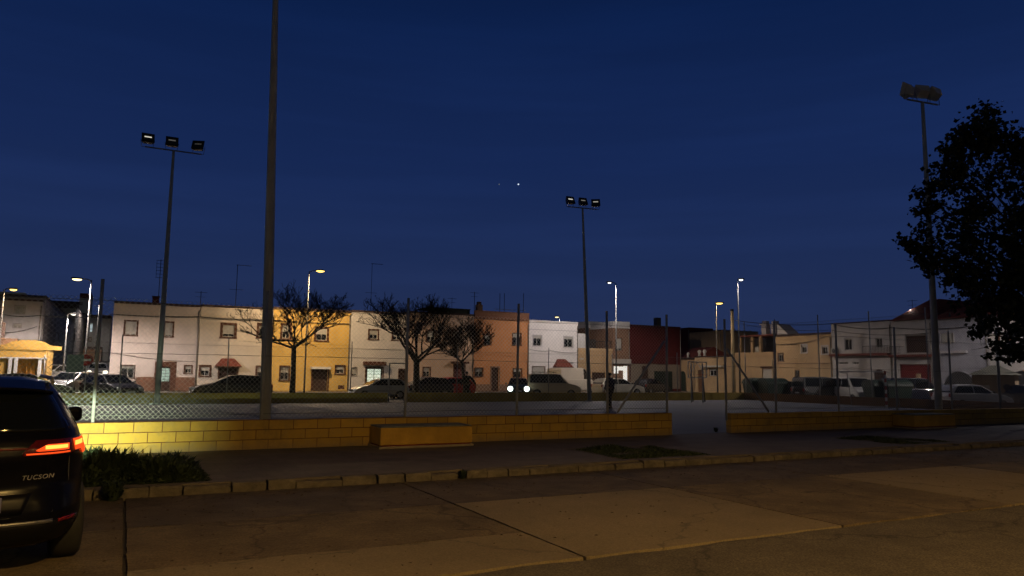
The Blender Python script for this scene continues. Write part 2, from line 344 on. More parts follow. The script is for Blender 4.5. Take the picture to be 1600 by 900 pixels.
WV = 16.1
low_wall(-14, 13.35, WV, WV+.2, .6, 'long yellow painted block wall left of the gap, lit by headlights at its left end')
low_wall(15.5, 44, WV, WV+.2, .55, 'yellow painted block wall right of the gap')
M_fw = mat('far_yellow', (.42, .30, .07), var=.3, scale=1.2, bump=.4, stain=.4)
low_wall(38.8, 39.0, 16.3, 39.0, .5, 'low brown wall across the right end of the court', mat('end_wall_paint', (.2, .11, .05), var=.3, bump=.4))
def bench(u0, label):
    root = empty('concrete_bench', W(u0, 15.28, 0), A, label, 'bench', 'concrete benches along the yellow wall')
    MB().box(0, 2.12, .0, .80, .07, .43).build('seat_block', M_yel2, root, bevel=.02)
    MB().box(.012, 2.108, .012, .80, .431, .462).build('worn_top', M_stone, root, bevel=.012)
    MB().box(-.03, 2.15, -.03, .80, -.02, .045).build('base', mat('bench_base', (.3, .24, .16), var=.3, bump=.5), root, bevel=.01)
    MB().box(.03, 2.09, .02, .78, .04, .075).build('red_band', mat('red_band', (.16, .02, .012)), root)
bench(4.88, 'yellow bench with worn grey top against the long wall left of the gap')
bench(22.55, 'yellow bench against the wall right of the gap')

# ---------------------------------------------------------------- fences
M_galv = mat('galvanised_steel', (.40, .41, .42), rough=.6, metal=0, var=.25, scale=4)
M_post = mat('weathered_post', (.26, .27, .28), rough=.6, metal=0, var=.25, scale=4)
M_wire = mat('fence_wire', (.13, .135, .13), rough=.6, var=0)
M_wire2 = mat('near_fence_wire', (.42, .43, .42), rough=.6, var=0)  # paler copy of the fence wire so the near mesh looks headlit
def chain(b, x0, x1, z0, z1, s, r, y=0.0):
    wdt, hgt = x1-x0, z1-z0
    for sg in (1, -1):
        k = -hgt
        while k < wdt:
            a = (max(0, k), max(0, -k)); t = min(wdt-a[0], hgt-a[1])
            if t > .02:
                P = []
                nseg = max(1, int(t/.7))
                for i in range(nseg+1):
                    q = t*i/nseg; x = a[0]+q; z = a[1]+q
                    if sg < 0: xx = x1-x
                    else: xx = x0+x
                    zz = z0+z
                    yy = y+.025*noise.noise(Vector((xx*.8, zz*.9, 2)))+sg*r
                    P.append((xx+.02*noise.noise(Vector((xx*.7, zz*.7, 8))), yy, zz))
                b.tube(P, r, 3, cap=False)
            k += s*(1+.0)
def fence(origin, rz, posts, x0, x1, H, s, r, label, base=0.0, braces=(), gap=None, wires=(.05, .55, .97), pr=.032, mesh=True, rail=None, cat='fence'):
    root = empty('chain_link_fence', origin, rz, label, cat)
    for x in posts:
        hh = H*random.uniform(.985, 1.02); lean = random.uniform(-.03, .03)
        MB().tube([(x, 0, base-.2), (x+lean, 0, hh)], pr, 8).build('fence_post', M_galv if pr > .03 else M_post, root)
    if mesh:
        b = MB(); chain(b, x0, x1, base+.04, H-.3, s, r); b.build('wire_mesh', M_wire2 if s < .1 else M_wire, root)
    for f in wires:
        z = base+(H-.3-base)*f; P = []
        n = int((x1-x0)/.5)
        for i in range(n+1):
            x = x0+(x1-x0)*i/n; P.append((x, -.01, z+.03*noise.noise(Vector((x*.5, z, 1)))))
        MB().tube(P, .005, 4).build('tension_wire', M_wire, root)
    for (xa, za, xb, zb) in braces:
        MB().tube([(xa, 0, za), (xb, 0, zb)], .03, 8).build('brace', M_galv, root)
    return root
near = WV+.1
pl = [-.45-3.1*k for k in (4, 3, 2, 1)]+[-.45, 2.6, 5.73, 8.6, 11.3, 13.27]
fence(W(0, near, 0), A, pl, -13.5, 13.27, 3.28, .098, .003, 'tall chain link fence standing on the long yellow wall left of the gap', base=.6, braces=[(13.2, 2.55, 11.6, .62)])
fence(W(0, near, 0), A, [15.42, 17.4, 20.15, 23, 26, 28.9, 31.8, 34.7, 37.6, 40.5], 15.42, 43, 3.28, .098, .003, 'tall chain link fence standing on the yellow wall right of the gap', base=.55, braces=[(15.5, 2.4, 17.1, .57)])
def hit(px, py, o, n):
    d = ray(px, py); t = (o-CAM).dot(n)/d.dot(n); return CAM+d*t
def uv(p): return p.dot(EU), p.dot(EV)
vf = 39.1
fp = [uv(hit(px, 560, W(0, vf), EV))[0] for px in (190, 357, 549, 715, 857)]
fp = [fp[0]-5.6, fp[0]]+[x for x in fp[1:]]+[fp[-1]+5, fp[-1]+10, fp[-1]+15]
fence(W(0, vf, 0), A, fp, -18, 38.8, 3.2, .13, .0026, 'far chain link fence between the court and the parked cars', base=.5, pr=.026, wires=(.05, .97))
root = fence(W(39, 0, 0), A+PI/2, [18.2, 21.8, 25.5, 29.0, 32.7, 36.2, 39.0], 16.3, 39.0, 5.5, .14, .003, 'high ball stop fence across the right end of the court', base=.5, pr=.035, wires=(.02, .5, .99))
# gate frame standing in the far fence
g0 = uv(hit(608, 600, W(0, 38.8), EV))[0]; g1 = uv(hit(636, 600, W(0, 38.8), EV))[0]
low_wall(-20, g0, 39.0, 39.2, .5, 'far low yellow wall behind the court, left of the narrow gate', M_fw)
low_wall(g1, 38.8, 39.0, 39.2, .5, 'far low yellow wall behind the court, right of the narrow gate', M_fw)
gr = empty('gate_frame', W(g0, 38.8), A, 'narrow steel gate frame at the far side of the court left of centre', 'gate')
for x in (0, g1-g0): MB().tube([(x, 0, 0), (x, 0, 2.1)], .035, 8).build('gate_post', M_post, gr)
MB().tube([(0, 0, 2.1), (g1-g0, 0, 2.1)], .03, 8).build('crossbar', M_post, gr)
# gate post pieces: bracket on tall gate post left of the gap
# ---------------------------------------------------------------- goal with red and white posts
def goal(u, v, label, yaw=0):
    r0 = empty('handball_goal', W(u, v), A-PI/2, label, 'goal')
    Mr, Mw = mat('goal_red', (.3, .03, .02), var=.15), mat('goal_white', (.7, .7, .68), var=.1)
    for x in (-1.5, 1.5):
        b = MB()
        for k in range(10): b.box(x-.04, x+.04, -.04, .04, k*.2, (k+1)*.2, k % 2)
        b.build('goal_post', [Mw, Mr], r0)
    b = MB()
    for k in range(15): b.box(-1.46+k*2.92/15, -1.46+(k+1)*2.92/15, -.035, .035, 1.925, 1.995, 1 if k % 2 == 0 else 0)
    b.build('crossbar', [Mw, Mw], r0)
    for x in (-1.5, 1.5): MB().tube([(x, .04, 1.95), (x, .8, 1.85), (x, 1.1, .03)], .02, 6).build('net_support', M_post, r0)
    MB().tube([(-1.5, 1.1, .03), (1.5, 1.1, .03)], .02, 6).build('ground_bar', M_post, r0)
    b = MB()
    for i in range(20):
        x = -1.5+3*i/19; b.tube([(x, .8, 1.85), (x+.02, .95, .9), (x, 1.1, .03)], .004, 3, cap=False)
    for i in range(12): z = .1+i*.15; b.tube([(-1.5, 1.1-.3*z/1.85, z), (1.5, 1.1-.3*z/1.85, z)], .004, 3, cap=False)
    b.build('net', mat('net_cord', (.3, .3, .28), var=0), r0)
goal(36.2, 27.6, 'goal with red and white striped posts at the right end of the court')

# ---------------------------------------------------------------- floodlight masts
M_dark = mat('dark_housing', (.02, .02, .022), rough=.5, var=.2)
M_cream = mat('cream_housing', (.5, .5, .48), rough=.5, var=.2)
M_gal2 = mat('mast_steel', (.46, .48, .46), rough=.6, metal=0, var=.25, scale=1.5)
M_lens = mat('flood_glass', (.05, .05, .045), rough=.08, var=0, spec=.8)
M_refl = mat('flood_reflector', (.6, .58, .5), rough=.2, metal=.9, var=0)
def mast(base, H, r0, r1, barrot, label, heads, barlen=2.5, bar_tilt=0, housing=None, glint=None, lean=0.0):
    root = empty('floodlight_mast', base, 0, label, 'floodlight mast', 'floodlight masts around the court')
    MB().tube([(0, 0, -.1), (0, 0, H*.35), (0, 0, H*.7), (0, 0, H)], [r0, r0*.82+r1*.18, r0*.45+r1*.55, r1], 20).build('mast_pole', M_gal2, root)
    root.rotation_euler = (0, lean, 0)
    MB().box(-.25, .25, -.25, .25, 0, .03).build('base_plate', M_gal2, root)
    ca, sa = math.cos(barrot), math.sin(barrot)
    ex = Vector((ca, sa, 0))
    MB().tube([ex*(-barlen/2)+Vector((0, 0, H)), ex*(barlen/2)+Vector((0, 0, H))], .035, 8).build('crossbar', M_post, root)
    for i, (off, yaw, tl) in enumerate(heads):
        c = ex*off+Vector((0, 0, H+.36))
        R = (Matrix.Rotation(barrot+yaw, 4, 'Z') @ Matrix.Rotation(-tl, 4, 'X') @ Matrix.Scale(1.04, 4))   # local -y is the glass side
        h = MB()
        def T(b): b.v = [tuple(c+(R @ Vector(p))) for p in b.v]; return b
        bb = MB(); # tapered housing
        f = [(-.27, -.12, -.24), (.27, -.12, -.24), (.27, -.12, .24), (-.27, -.12, .24)]; k = [(-.18, .14, -.14), (.18, .14, -.14), (.18, .14, .14), (-.18, .14, .14)]
        bb.add(f+k, [(4, 5, 6, 7), (0, 1, 5, 4), (1, 2, 6, 5), (2, 3, 7, 6), (3, 0, 4, 7)])
        # rim around the glass
        for (x0, x1, z0, z1) in ((-.27, .27, .18, .24), (-.27, .27, -.24, -.18), (-.27, -.21, -.18, .18), (.21, .27, -.18, .18)): bb.box(x0, x1, -.16, -.12, z0, z1)
        hd = T(bb).build('floodlight', housing or M_dark, root)
        g = MB(); g.face([(-.21, -.125, -.18), (.21, -.125, -.18), (.21, -.125, .18), (-.21, -.125, .18)]); T(g).build('glass', M_lens, hd)
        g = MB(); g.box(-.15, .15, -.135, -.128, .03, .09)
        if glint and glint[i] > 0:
            T(g).build('glint_strip', mat('painted_glint_%d' % int(glint[i]*100), (.8, .8, .75), var=0, emit=(1, .95, .8), es=glint[i]), hd)  # glowing strip stands in for a glint on the floodlight glass
        MB().tube([c+(R @ Vector((-.29, 0, 0))), ex*(off-.24)+Vector((0, 0, H)), ex*(off+.24)+Vector((0, 0, H)), c+(R @ Vector((.29, 0, 0)))], .014, 5).build('bracket', M_post, hd)
    return root
T25 = math.radians(22)
pa = hit(245, 625, Vector((0, 0, 0)), Vector((0, 0, 1)))
pA = W(uv(hit(247, 600, W(0, 38.5), EV))[0], 38.5)
pB = W(uv(hit(921, 600, W(0, 38.5), EV))[0], 38.5)
mast(pA, 12.15, .13, .06, A, 'floodlight mast with three lamps behind the pinkish white house front, far left', [(-1.15, math.radians(4), T25), (-.1, 0, T25), (1.1, math.radians(-22), T25)], glint=(.6, .07, .02))
mast(pB, 12.1, .13, .06, A, 'floodlight mast with three lamps at the far side of the court right of centre', [(-.95, math.radians(4), T25), (0, 0, T25), (1.0, math.radians(-28), T25)], barlen=2.2, glint=(.7, .15, .35), lean=-.036)
pC = W(uv(hit(416, 640, W(0, 16.75), EV))[0], 16.75)
mast(pC, 12.2, .118, .045, A+PI, 'nearest floodlight mast, thick grey pole cut by the top of the picture', [(-.95, 0, T25), (0, 0, T25), (1, 0, T25)], lean=-.0255)
pD = W(uv(hit(1465, 600, W(0, 16.8), EV))[0], 16.8)
mast(pD, 12.02, .125, .06, A+PI+math.radians(-8), 'floodlight mast beside the leafy tree on the right', [(-.62, math.radians(12), math.radians(48)), (0, math.radians(-10), math.radians(40)), (.68, math.radians(25), math.radians(15))], barlen=1.5, housing=M_cream)

# ---------------------------------------------------------------- street lamps
M_lp = mat('lamp_pole_paint', (.035, .035, .033), rough=.6, var=.1)
def lamp(pos, H, col, energy, label, aim=0.0, arm=.7, es=None, head=(.32, .16), pr=.06, spot=math.radians(170), on=True, rad=.15):
    root = empty('street_lamp', pos, aim, label, 'street lamp', 'lit street lamps')
    MB().tube([(0, 0, -.05), (0, 0, 1.2), (0, 0, H)], [pr*1.4, pr*1.2, pr*.7], 12).build('lamp_pole', M_lp, root)
    MB().tube([(0, 0, H-.05), (arm*.4, 0, H+.06), (arm, 0, H+.08)], .03, 8).build('lamp_arm', M_lp, root)
    hl, hw = head
    b = MB(); x0 = arm-.05
    b.add([(x0, -hw/2, H+.04), (x0+hl, -hw, H+.04), (x0+hl, hw, H+.04), (x0, hw/2, H+.04), (x0, -hw*.4, H+.13), (x0+hl*.9, -hw*.7, H+.15), (x0+hl*.9, hw*.7, H+.15), (x0, hw*.4, H+.13)],
          [(4, 5, 6, 7), (0, 1, 5, 4), (1, 2, 6, 5), (2, 3, 7, 6), (3, 0, 4, 7), (0, 3, 2, 1)])
    hd = b.build('lamp_head', M_lp, root)
    me = mat('lamp_glow_%s_%d' % ('%02x%02x' % (int(col[1]*99), int(col[2]*99)), int((es or 20))), (.01, .01, .01), var=0, emit=(1, .62, .13) if col[2] < .5 else ((1, .78, .36) if col[2] < .8 else (1, .93, .78)), es=(es or 20)/10)
    g = MB(); g.lathe((x0+hl*.5, 0, H+.035), [(.001, -.10), (hw*.45, -.085), (hw*.75, -.04), (hw*.8, 0)], 12); g.build('lamp_lens', me, hd)
    light('lamp_light', root, (x0+hl*.5, 0, H-.1), energy, col, rad, spot=spot, blend=.3, aim=(0, 0, -1) if spot else None)
    return root
def onv(px, v): return W(uv(hit(px, 590, W(0, v), EV))[0], v, ZS)
def onu(px, u): return W(u, uv(hit(px, 590, W(u, 0), EU))[1], ZS)
def topz(pos, px, py):
    d = ray(px, py); s = Vector((pos.x, pos.y)).length/Vector((d.x, d.y)).length; return CAM.z+d.z*s-pos.z
SOD = (1, .72, .42); SOD2 = (1, .85, .77); LED = (1, .88, .82)
def lamp_at(pos, px, py, *a, **k): return lamp(pos, topz(pos, px, py), *a, **k)
def spin(a): return a
lamp_at(onv(476, 61.5), 478, 424, SOD, 5800, 'bright yellow street lamp in front of the yellow house', aim=A-.6, arm=.7, es=34, head=(.6, .42))
lamp_at(onv(131, 56), 128, 437, SOD2, 8500, 'street lamp with bright head at the corner of the side street, far left', aim=A+PI-.2, arm=.6, es=34, head=(.6, .36))
lamp_at(onv(98, 61), 99, 491, LED, 1500, 'small lit street lamp down the side street on the left', aim=A, arm=.2, es=20, head=(.4, .2))
lamp_at(onv(146, 118), 145, 474, LED, 1500, 'tiny lit lamp at the far end of the side street', aim=A, arm=.2, es=20, head=(.4, .2))
lamp_at(onv(-6, 58), 0, 452, SOD, 800, 'yellow street lamp cut by the left edge', aim=A, arm=.3, es=40, head=(.5, .25))
lamp_at(onv(874, 80), 874, 496, SOD2, 900, 'street lamp glowing behind the roof of the small white house', aim=A+PI, arm=.2, es=25, head=(.5, .3))
lamp_at(onv(963, 58), 961, 443, LED, 4300, 'tall street lamp with white head in front of the dark red building', aim=A+PI, arm=.5, es=30, head=(.6, .2))
lamp_at(onu(1121, 50), 1122, 474, SOD, 700, 'bright yellow street lamp left of the tan pole', aim=A, arm=.15, es=34, head=(.6, .42))
lamp_at(onv(1156, 44), 1156, 437, LED, 700, 'tall street lamp with white head right of the tan pole', aim=A, arm=.2, es=30, head=(.45, .2))
lamp_at(onu(1690, 52), 1690, 430, LED, 3000, 'added unseen fill lamp beyond the right edge behind the leafy tree', aim=A, arm=.5, es=30)  # lamp added out of frame to brighten the white hatchback and right house fronts
# tan service pole right of centre
p = onu(1146, 49); hgt = topz(p, 1147, 484)
sp_ = empty('service_pole', p, 0, 'thick tan service pole lit at its top between two street lamps', 'pole')
MB().tube([(0, 0, -.1), (0, 0, hgt)], [.2, .14], 12).build('pole_shaft', mat('tan_concrete', (.45, .33, .16), var=.3, bump=.3), sp_)
MB().tube([(.0, .0, hgt-.15), (0, 0, hgt+.05)], .16, 12).build('pole_cap', M_dark, sp_)
# street lamps behind the photographer that light the car park (real lamps of this street, out of frame)
lamp(Vector((5.5, -4.5, -.12)), 8.8, (1, .60, .17), 6600, 'street lamp right behind the photographer', aim=1.5, es=30, rad=.2, spot=math.radians(152))
lamp(Vector((19, -4, -.12)), 8.5, (1, .60, .17), 3800, 'street lamp far behind the photographer to the right', aim=2.2, es=30, rad=.2, spot=math.radians(152))

# ---------------------------------------------------------------- houses
M_trim = mat('brown_trim', (.09, .035, .018), var=.3, scale=4)
M_cop = mat('dark_coping', (.06, .035, .03), var=.3)
M_shut = mat('roller_blind', (.42, .40, .36), var=.12, scale=3)
M_glass = mat('dark_glass', (.012, .014, .018), rough=.1, var=0)
M_iron = mat('window_iron', (.03, .03, .03), rough=.6, var=0)
M_door = mat('dark_door', (.045, .022, .014), var=.3, scale=3)
M_brick = block_mat('brick_plinth', (.26, .12, .07), (.12, .08, .06), .3, .09, .008, (.18, .1, .06), var=.3)
M_tile = mat('red_roof_tile', (.17, .04, .025), var=.4, scale=5, bump=.8, bscale=12)
M_white = mat('white_paint', (.62, .60, .58), var=.1, scale=1.5, stain=.12)
M_lit = mat('lit_window_warmwhite', (.5, .5, .5), var=0, emit=(.85, 1, .78), es=.75)
M_litg = mat('lit_window_green', (.3, .4, .35), var=0, emit=(.5, .85, .75), es=.22)
M_lits = mat('lit_shop', (.5, .5, .5), var=0, emit=(1, .98, .88), es=.8)
class FR:
    def __init__(s, o, ang): s.o = Vector(o); s.a = ang; s.x = Vector((math.cos(ang), math.sin(ang), 0)); s.n = Vector((-math.sin(ang), math.cos(ang), 0))
    def at(s, px, py):
        p = hit(px, py, s.o, s.n)-s.o; return p.dot(s.x), p.z
    def sub(s, x): return FR(s.o+s.x*x, s.a)
    def back(s, d): return FR(s.o+s.n*d, s.a)
ROW = FR(W(0, 67, ZS), A); RGT = FR(W(57, 0, ZS), A-PI/2)
def facade_mesh(x1, z1, ops, depth, rev=.2, z0=0.0):
    b = MB()
    xs = sorted(set([0, x1]+[q for o in ops for q in o[:2]])); zs = sorted(set([z0, z1]+[q for o in ops for q in o[2:4]]))
    xs = [x for x in xs if 0 <= x <= x1]; zs = [z for z in zs if z0 <= z <= z1]
    for i in range(len(xs)-1):
        for j in range(len(zs)-1):
            cx, cz = (xs[i]+xs[i+1])/2, (zs[j]+zs[j+1])/2
            if any(o[0] < cx < o[1] and o[2] < cz < o[3] for o in ops): continue
            b.face([(xs[i], 0, zs[j]), (xs[i+1], 0, zs[j]), (xs[i+1], 0, zs[j+1]), (xs[i], 0, zs[j+1])])
    for (a, c, e, f) in [o[:4] for o in ops]:
        b.face([(a, 0, e), (a, rev, e), (a, rev, f), (a, 0, f)]); b.face([(c, 0, e), (c, 0, f), (c, rev, f), (c, rev, e)])
        b.face([(a, 0, f), (a, rev, f), (c, rev, f), (c, 0, f)]); b.face([(a, 0, e), (c, 0, e), (c, rev, e), (a, rev, e)])
        b.face([(a, rev, e), (c, rev, e), (c, rev, f), (a, rev, f)])
    b.face([(0, 0, z0), (0, 0, z1), (0, depth, z1), (0, depth, z0)]); b.face([(x1, 0, z0), (x1, depth, z0), (x1, depth, z1), (x1, 0, z1)])
    b.face([(0, depth, z0), (0, depth, z1), (x1, depth, z1), (x1, depth, z0)]); b.face([(0, 0, z1), (x1, 0, z1), (x1, depth, z1), (0, depth, z1)])
    return b
def bars(b, x0, x1, z0, z1, t, y0, y1):
    b.box(x0, x1, y0, y1, z0, z0+t); b.box(x0, x1, y0, y1, z1-t, z1); b.box(x0, x0+t, y0, y1, z0+t, z1-t); b.box(x1-t, x1, y0, y1, z0+t, z1-t); return b
def window(root, x0, x1, z0, z1, surround=.12, blind=.5, grille=False, lit=None, surm=None, name='window'):
    f = MB(); bars(f, x0, x1, z0, z1, .05, .09, .14); f.box((x0+x1)/2-.025, (x0+x1)/2+.025, .095, .135, z0+.05, z1-.05)
    o = f.build(name, M_shut, root)
    MB().box(x0+.04, x1-.04, .15, .17, z0+.04, z1-.04).build('pane', lit or M_glass, o)
    if blind > 0:
        b = MB(); n = max(2, int((z1-z0)*blind/.07)); h = (z1-z0-.1)*blind/n
        for i in range(n): zt = z1-.05-i*h; b.box(x0+.05, x1-.05, .05, .085, zt-h+.008, zt)
        b.build('blind', M_shut, o)
    if surround > 0:
        b = MB(); s = surround
        b.box(x0-s, x1+s, -.035, .03, z1+.002, z1+s); b.box(x0-s-.04, x1+s+.04, -.08, .03, z0-s*.7, z0-.002); b.box(x0-s, x0-.002, -.035, .03, z0-.001, z1+.001); b.box(x1+.002, x1+s, -.035, .03, z0-.001, z1+.001)
        b.build('window_surround', surm or M_trim, o)
    if grille:
        b = MB(); n = max(3, int((x1-x0)/.13))
        for i in range(n+1): x = x0+(x1-x0)*i/n; b.box(x-.009, x+.009, -.075, -.057, z0-.02, z1+.02)
        for z in (z0+.05, (z0+z1)/2, z1-.05): b.box(x0-.02, x1+.02, -.08, -.052, z-.01, z+.01)
        b.build('grille', M_iron, o)
    return o
def door(root, x0, x1, z1, surround=.15, m=None, lit=None, surm=None, name='door', z0=0.0):
    b = MB(); b.box(x0+.001, x1-.001, .12, .17, z0, z1-.001)
    for (a, c) in ((.08, .48), (.52, .92)):
        for (e, f) in ((.05, .4), (.45, .93)): b.box(x0+(x1-x0)*a, x0+(x1-x0)*c, .105, .121, z0+(z1-z0)*e, z0+(z1-z0)*f)
    o = b.build(name, m or M_door, root)
    if lit:
        g = MB()
        for k in range(2): g.box(x0+(x1-x0)*(.1+.42*k), x0+(x1-x0)*(.48+.42*k), .09, .103, z0+(z1-z0)*.4, z1-.12)
        g.build('glass', lit, o)
        g = MB()
        for k in range(4): zz = z0+(z1-z0)*(.46+.13*k); g.box(x0+.05, x1-.05, .075, .088, zz, zz+.03)
        g.build('grille', M_iron, o)
    MB().box(x1-.2, x1-.14, .06, .12, z0+(z1-z0)*.42, z0+(z1-z0)*.47).build('handle', M_galv, o)
    if surround:
        b = MB(); s = surround; b.box(x0-s, x0-.002, -.04, .03, z0, z1+s); b.box(x1+.002, x1+s, -.04, .03, z0, z1+s); b.box(x0-.001, x1+.001, -.04, .03, z1+.002, z1+s)
        b.build('door_surround', surm or M_trim, o)
    return o
def house(fr, pxl, pxr, pyt, label, wm, feats=(), depth=9.5, cop=M_cop, coph=.16, plinth=None, plinth_m=None, line=None, pyref=560, name='house', group=None, linem=None, z1=None, roof=None):
    xl, xr = fr.at(pxl, pyref)[0], fr.at(pxr, pyref)[0]; f2 = fr.sub(xl); wd = xr-xl-.012
    H = z1 if z1 else f2.at((pxl+pxr)/2, pyt)[1]
    root = empty(name, f2.o, fr.a, label, 'house', group)
    ops = []; todo = []
    for ft in feats:
        k, a, b_, c, d = ft[:5]; opt = ft[5] if len(ft) > 5 else {}
        s = opt.get('s', .12 if k in ('w', 'd') else 0)
        x0, x1 = f2.at(a, (b_+d)/2)[0]+s, f2.at(c, (b_+d)/2)[0]-s; zt = f2.at((a+c)/2, b_)[1]-s; zb = f2.at((a+c)/2, d)[1]+(s if k == 'w' else 0)
        if k in ('d', 'g'): zb = .02
        x0 = max(x0, .05); x1 = min(x1, wd-.05)
        if x1-x0 < .25: x1 = x0+.25
        if k == 'hiproof': zb = H+.01; zt = H+1.75
        else: zt = min(zt, H-.1)
        if zt-zb < .2: zt = zb+.2
        if k in ('w', 'd', 'o', 'g'): ops.append((x0, x1, zb, zt))
        todo.append((k, x0, x1, zb, zt, s, opt))
    facade_mesh(wd, H, ops, depth).build('wall', wm, root)
    if cop:
        b = MB(); b.box(-.004, wd+.004, -.07, .22, H+.002, H+coph); b.box(-.004, .2, .221, depth, H+.002, H+coph); b.box(wd-.2, wd+.004, .221, depth, H+.002, H+coph)
        b.build('coping', cop, root)
    for k, x0, x1, zb, zt, s, o in todo:
        if k == 'w': window(root, x0, x1, zb, zt, s, o.get('blind', .45), o.get('grille', False), o.get('lit'), o.get('sm'))
        elif k == 'd': door(root, x0, x1, zt, s, o.get('m'), o.get('lit'), o.get('sm'), z0=zb)
        elif k == 'g':   # garage / roller door
            b = MB(); n = int((zt-zb)/.12)
            for i in range(n): h = (zt-zb)/n; b.box(x0+.001, x1-.001, .12, .16, zb+i*h, zb+(i+1)*h-.012)
            b.build('garage_door', o.get('m', M_door), root)
        elif k == 'a':   # arched opening: dark leaf with an arch head, set in a raised surround
            r = (x1-x0)/2; cx = (x0+x1)/2; zs = max(zb, zt-r); b = MB()
            pts = [(x0, -.006, 0.02), (x1, -.006, 0.02)]+[(cx+r*math.cos(t), -.006, zs+(zt-zs)*math.sin(t)) for t in [PI*i/14 for i in range(15)]]
            b.face(pts); b.face([(p[0], .01, p[2]) for p in pts][::-1])
            n = len(pts)
            for i in range(n): p, q = pts[i], pts[(i+1) % n]; b.face([p, q, (q[0], .01, q[2]), (p[0], .01, p[2])])
            dd = b.build('arched_door', o.get('m', M_door), root)
            P = [(cx+(r+.06)*math.cos(t), -.03, zs+(zt-zs+.06)*math.sin(t)) for t in [PI*i/14 for i in range(15)]]
            MB().tube([(x1+.06, -.03, .02)]+P+[(x0-.06, -.03, .02)], .05, 6).build('arch_trim', o.get('sm', wm), dd)
        elif k == 'porch':   # small tiled hip roof over a door
            m = (x0+x1)/2; d = .75; b = MB()
            b.add([(x0, -d, zb), (x1, -d, zb), (x1, -.002, zb), (x0, -.002, zb), (m-.25*(x1-x0), -.002, zt), (m+.25*(x1-x0), -.002, zt)], [(0, 1, 5, 4), (0, 4, 3), (1, 2, 5), (0, 3, 2, 1), (3, 4, 5, 2)])
            p = b.build('porch_roof', M_tile, root)
            MB().box(x0-.03, x1+.03, -d-.03, -.004, zb-.09, zb-.004).build('eave', M_trim, p)
        elif k == 'awn': MB().box(x0, x1, -.55, -.003, zb, zt).build('canopy', o.get('m', M_trim), root, bevel=.02)
        elif k == 'vent': MB().box(x0, x1, -.02, -.002, zb, zt).build('vent', M_trim, root)
        elif k == 'panel': MB().box(x0, x1, -o.get('d', .02), -.002, zb, zt).build(o.get('n', 'panel'), o.get('m', M_trim), root)
        elif k == 'ac':
            u = MB().box(x0, x1, -.32, -.04, zb, zt).build('air_conditioner', M_shut, root, bevel=.02)
            MB().lathe(((x0+x1)/2, -.325, (zb+zt)/2), [(.001, -.01), ((zt-zb)*.38, -.01), ((zt-zb)*.4, .005)], 16, axis='y').build('fan_grille', M_iron, u)
        elif k == 'rail':
            b = MB(); n = int((x1-x0)/.14); yd = o.get('y', -.9)
            for i in range(n+1): x = x0+(x1-x0)*i/n; b.box(x-.012, x+.012, yd, yd+.02, zb, zt)
            b.box(x0-.02, x1+.02, yd-.01, yd+.03, zt, zt+.04); b.box(x0-.02, x1+.02, yd-.01, yd+.03, zb-.04, zb)
            for x in (x0, x1): b.box(x-.015, x+.015, yd+.03, -.002, zt, zt+.035); 
            b.build('railing', o.get('m', M_iron), root)
        elif k == 'ledge': MB().box(x0, x1, o.get('y', -1.0), -.002, zb, zt).build(o.get('n', 'balcony_slab'), o.get('m', wm), root)
        elif k == 'hiproof':
            y0, y1 = -.35, depth; b = MB(); h = zt-zb; run = o.get('run', 2.0)
            b.add([(x0, y0, zb), (x1, y0, zb), (x1, y1, zb), (x0, y1, zb), (x0+run, y0+run, zt), (x1-.3, y0+run, zt), (x1-.3, y1-run, zt), (x0+run, y1-run, zt)], [(0, 1, 5, 4), (1, 2, 6, 5), (2, 3, 7, 6), (3, 0, 4, 7), (4, 5, 6, 7), (0, 3, 2, 1)])
            b.build('roof', M_tile, root)
    if plinth:
        segs = sorted([(o[0]-.16, o[1]+.16) for o in ops if o[2] < plinth]); x = 0.0
        for a, c in segs+[(wd, wd)]:
            if a > x+.02: MB().box(x, a, -.03, -.002, 0, plinth).build('plinth', plinth_m or M_brick, root)
            x = max(x, c)
    if line:
        for py in line:
            z = f2.at((pxl+pxr)/2, py)[1]; MB().box(0.0, wd, -.045, -.002, z-.04, z+.04).build('string_course', linem or wm, root)
    MB().tube([(wd-.08, -.05, .1), (wd-.08, -.05, H-.3)], .045, 6).build('downpipe', mat('downpipe_grey', (.2, .18, .16), var=.1), root)
    root['_w'] = wd; root['_h'] = H
    return root, f2, wd, H
c1 = mat('pinkish_white_paint', (.60, .52, .48), var=.1, scale=1.2, stain=.14, bump=.15)
c2 = mat('cream_paint', (.62, .54, .45), var=.1, scale=1.2, stain=.14, bump=.15)
c3 = mat('yellow_facade_paint', (.62, .40, .11), var=.12, scale=1.2, stain=.14, bump=.15)
c4 = mat('offwhite_paint', (.62, .57, .52), var=.1, scale=1.2, stain=.16, bump=.15)
c5 = mat('salmon_paint', (.60, .42, .30), var=.12, scale=1.2, stain=.16, bump=.15)
c6 = mat('orange_paint', (.56, .25, .105), var=.12, scale=1.2, stain=.14, bump=.15)
c7 = mat('clean_white_paint', (.72, .68, .66), var=.08, scale=1.2, stain=.1, bump=.15)
brn = mat('brown_render', (.24, .14, .09), var=.2, stain=.2, bump=.2)
red = mat('oxblood_wall', (.085, .008, .008), var=.2, stain=.2, bump=.2)
tan = mat('tan_render', (.46, .31, .17), var=.15, stain=.2, bump=.2)
tan2 = mat('warm_tan_render', (.52, .36, .20), var=.15, stain=.25, bump=.2)
gry = mat('grey_white_render', (.52, .49, .50), var=.15, stain=.25, bump=.2)
gry2 = mat('stained_grey_render', (.40, .37, .365), var=.35, scale=.9, stain=.5, bump=.3, spec=.05)
bcop = mat('brown_band', (.25, .12, .06), var=.3)
G = 'terraced houses behind the court'
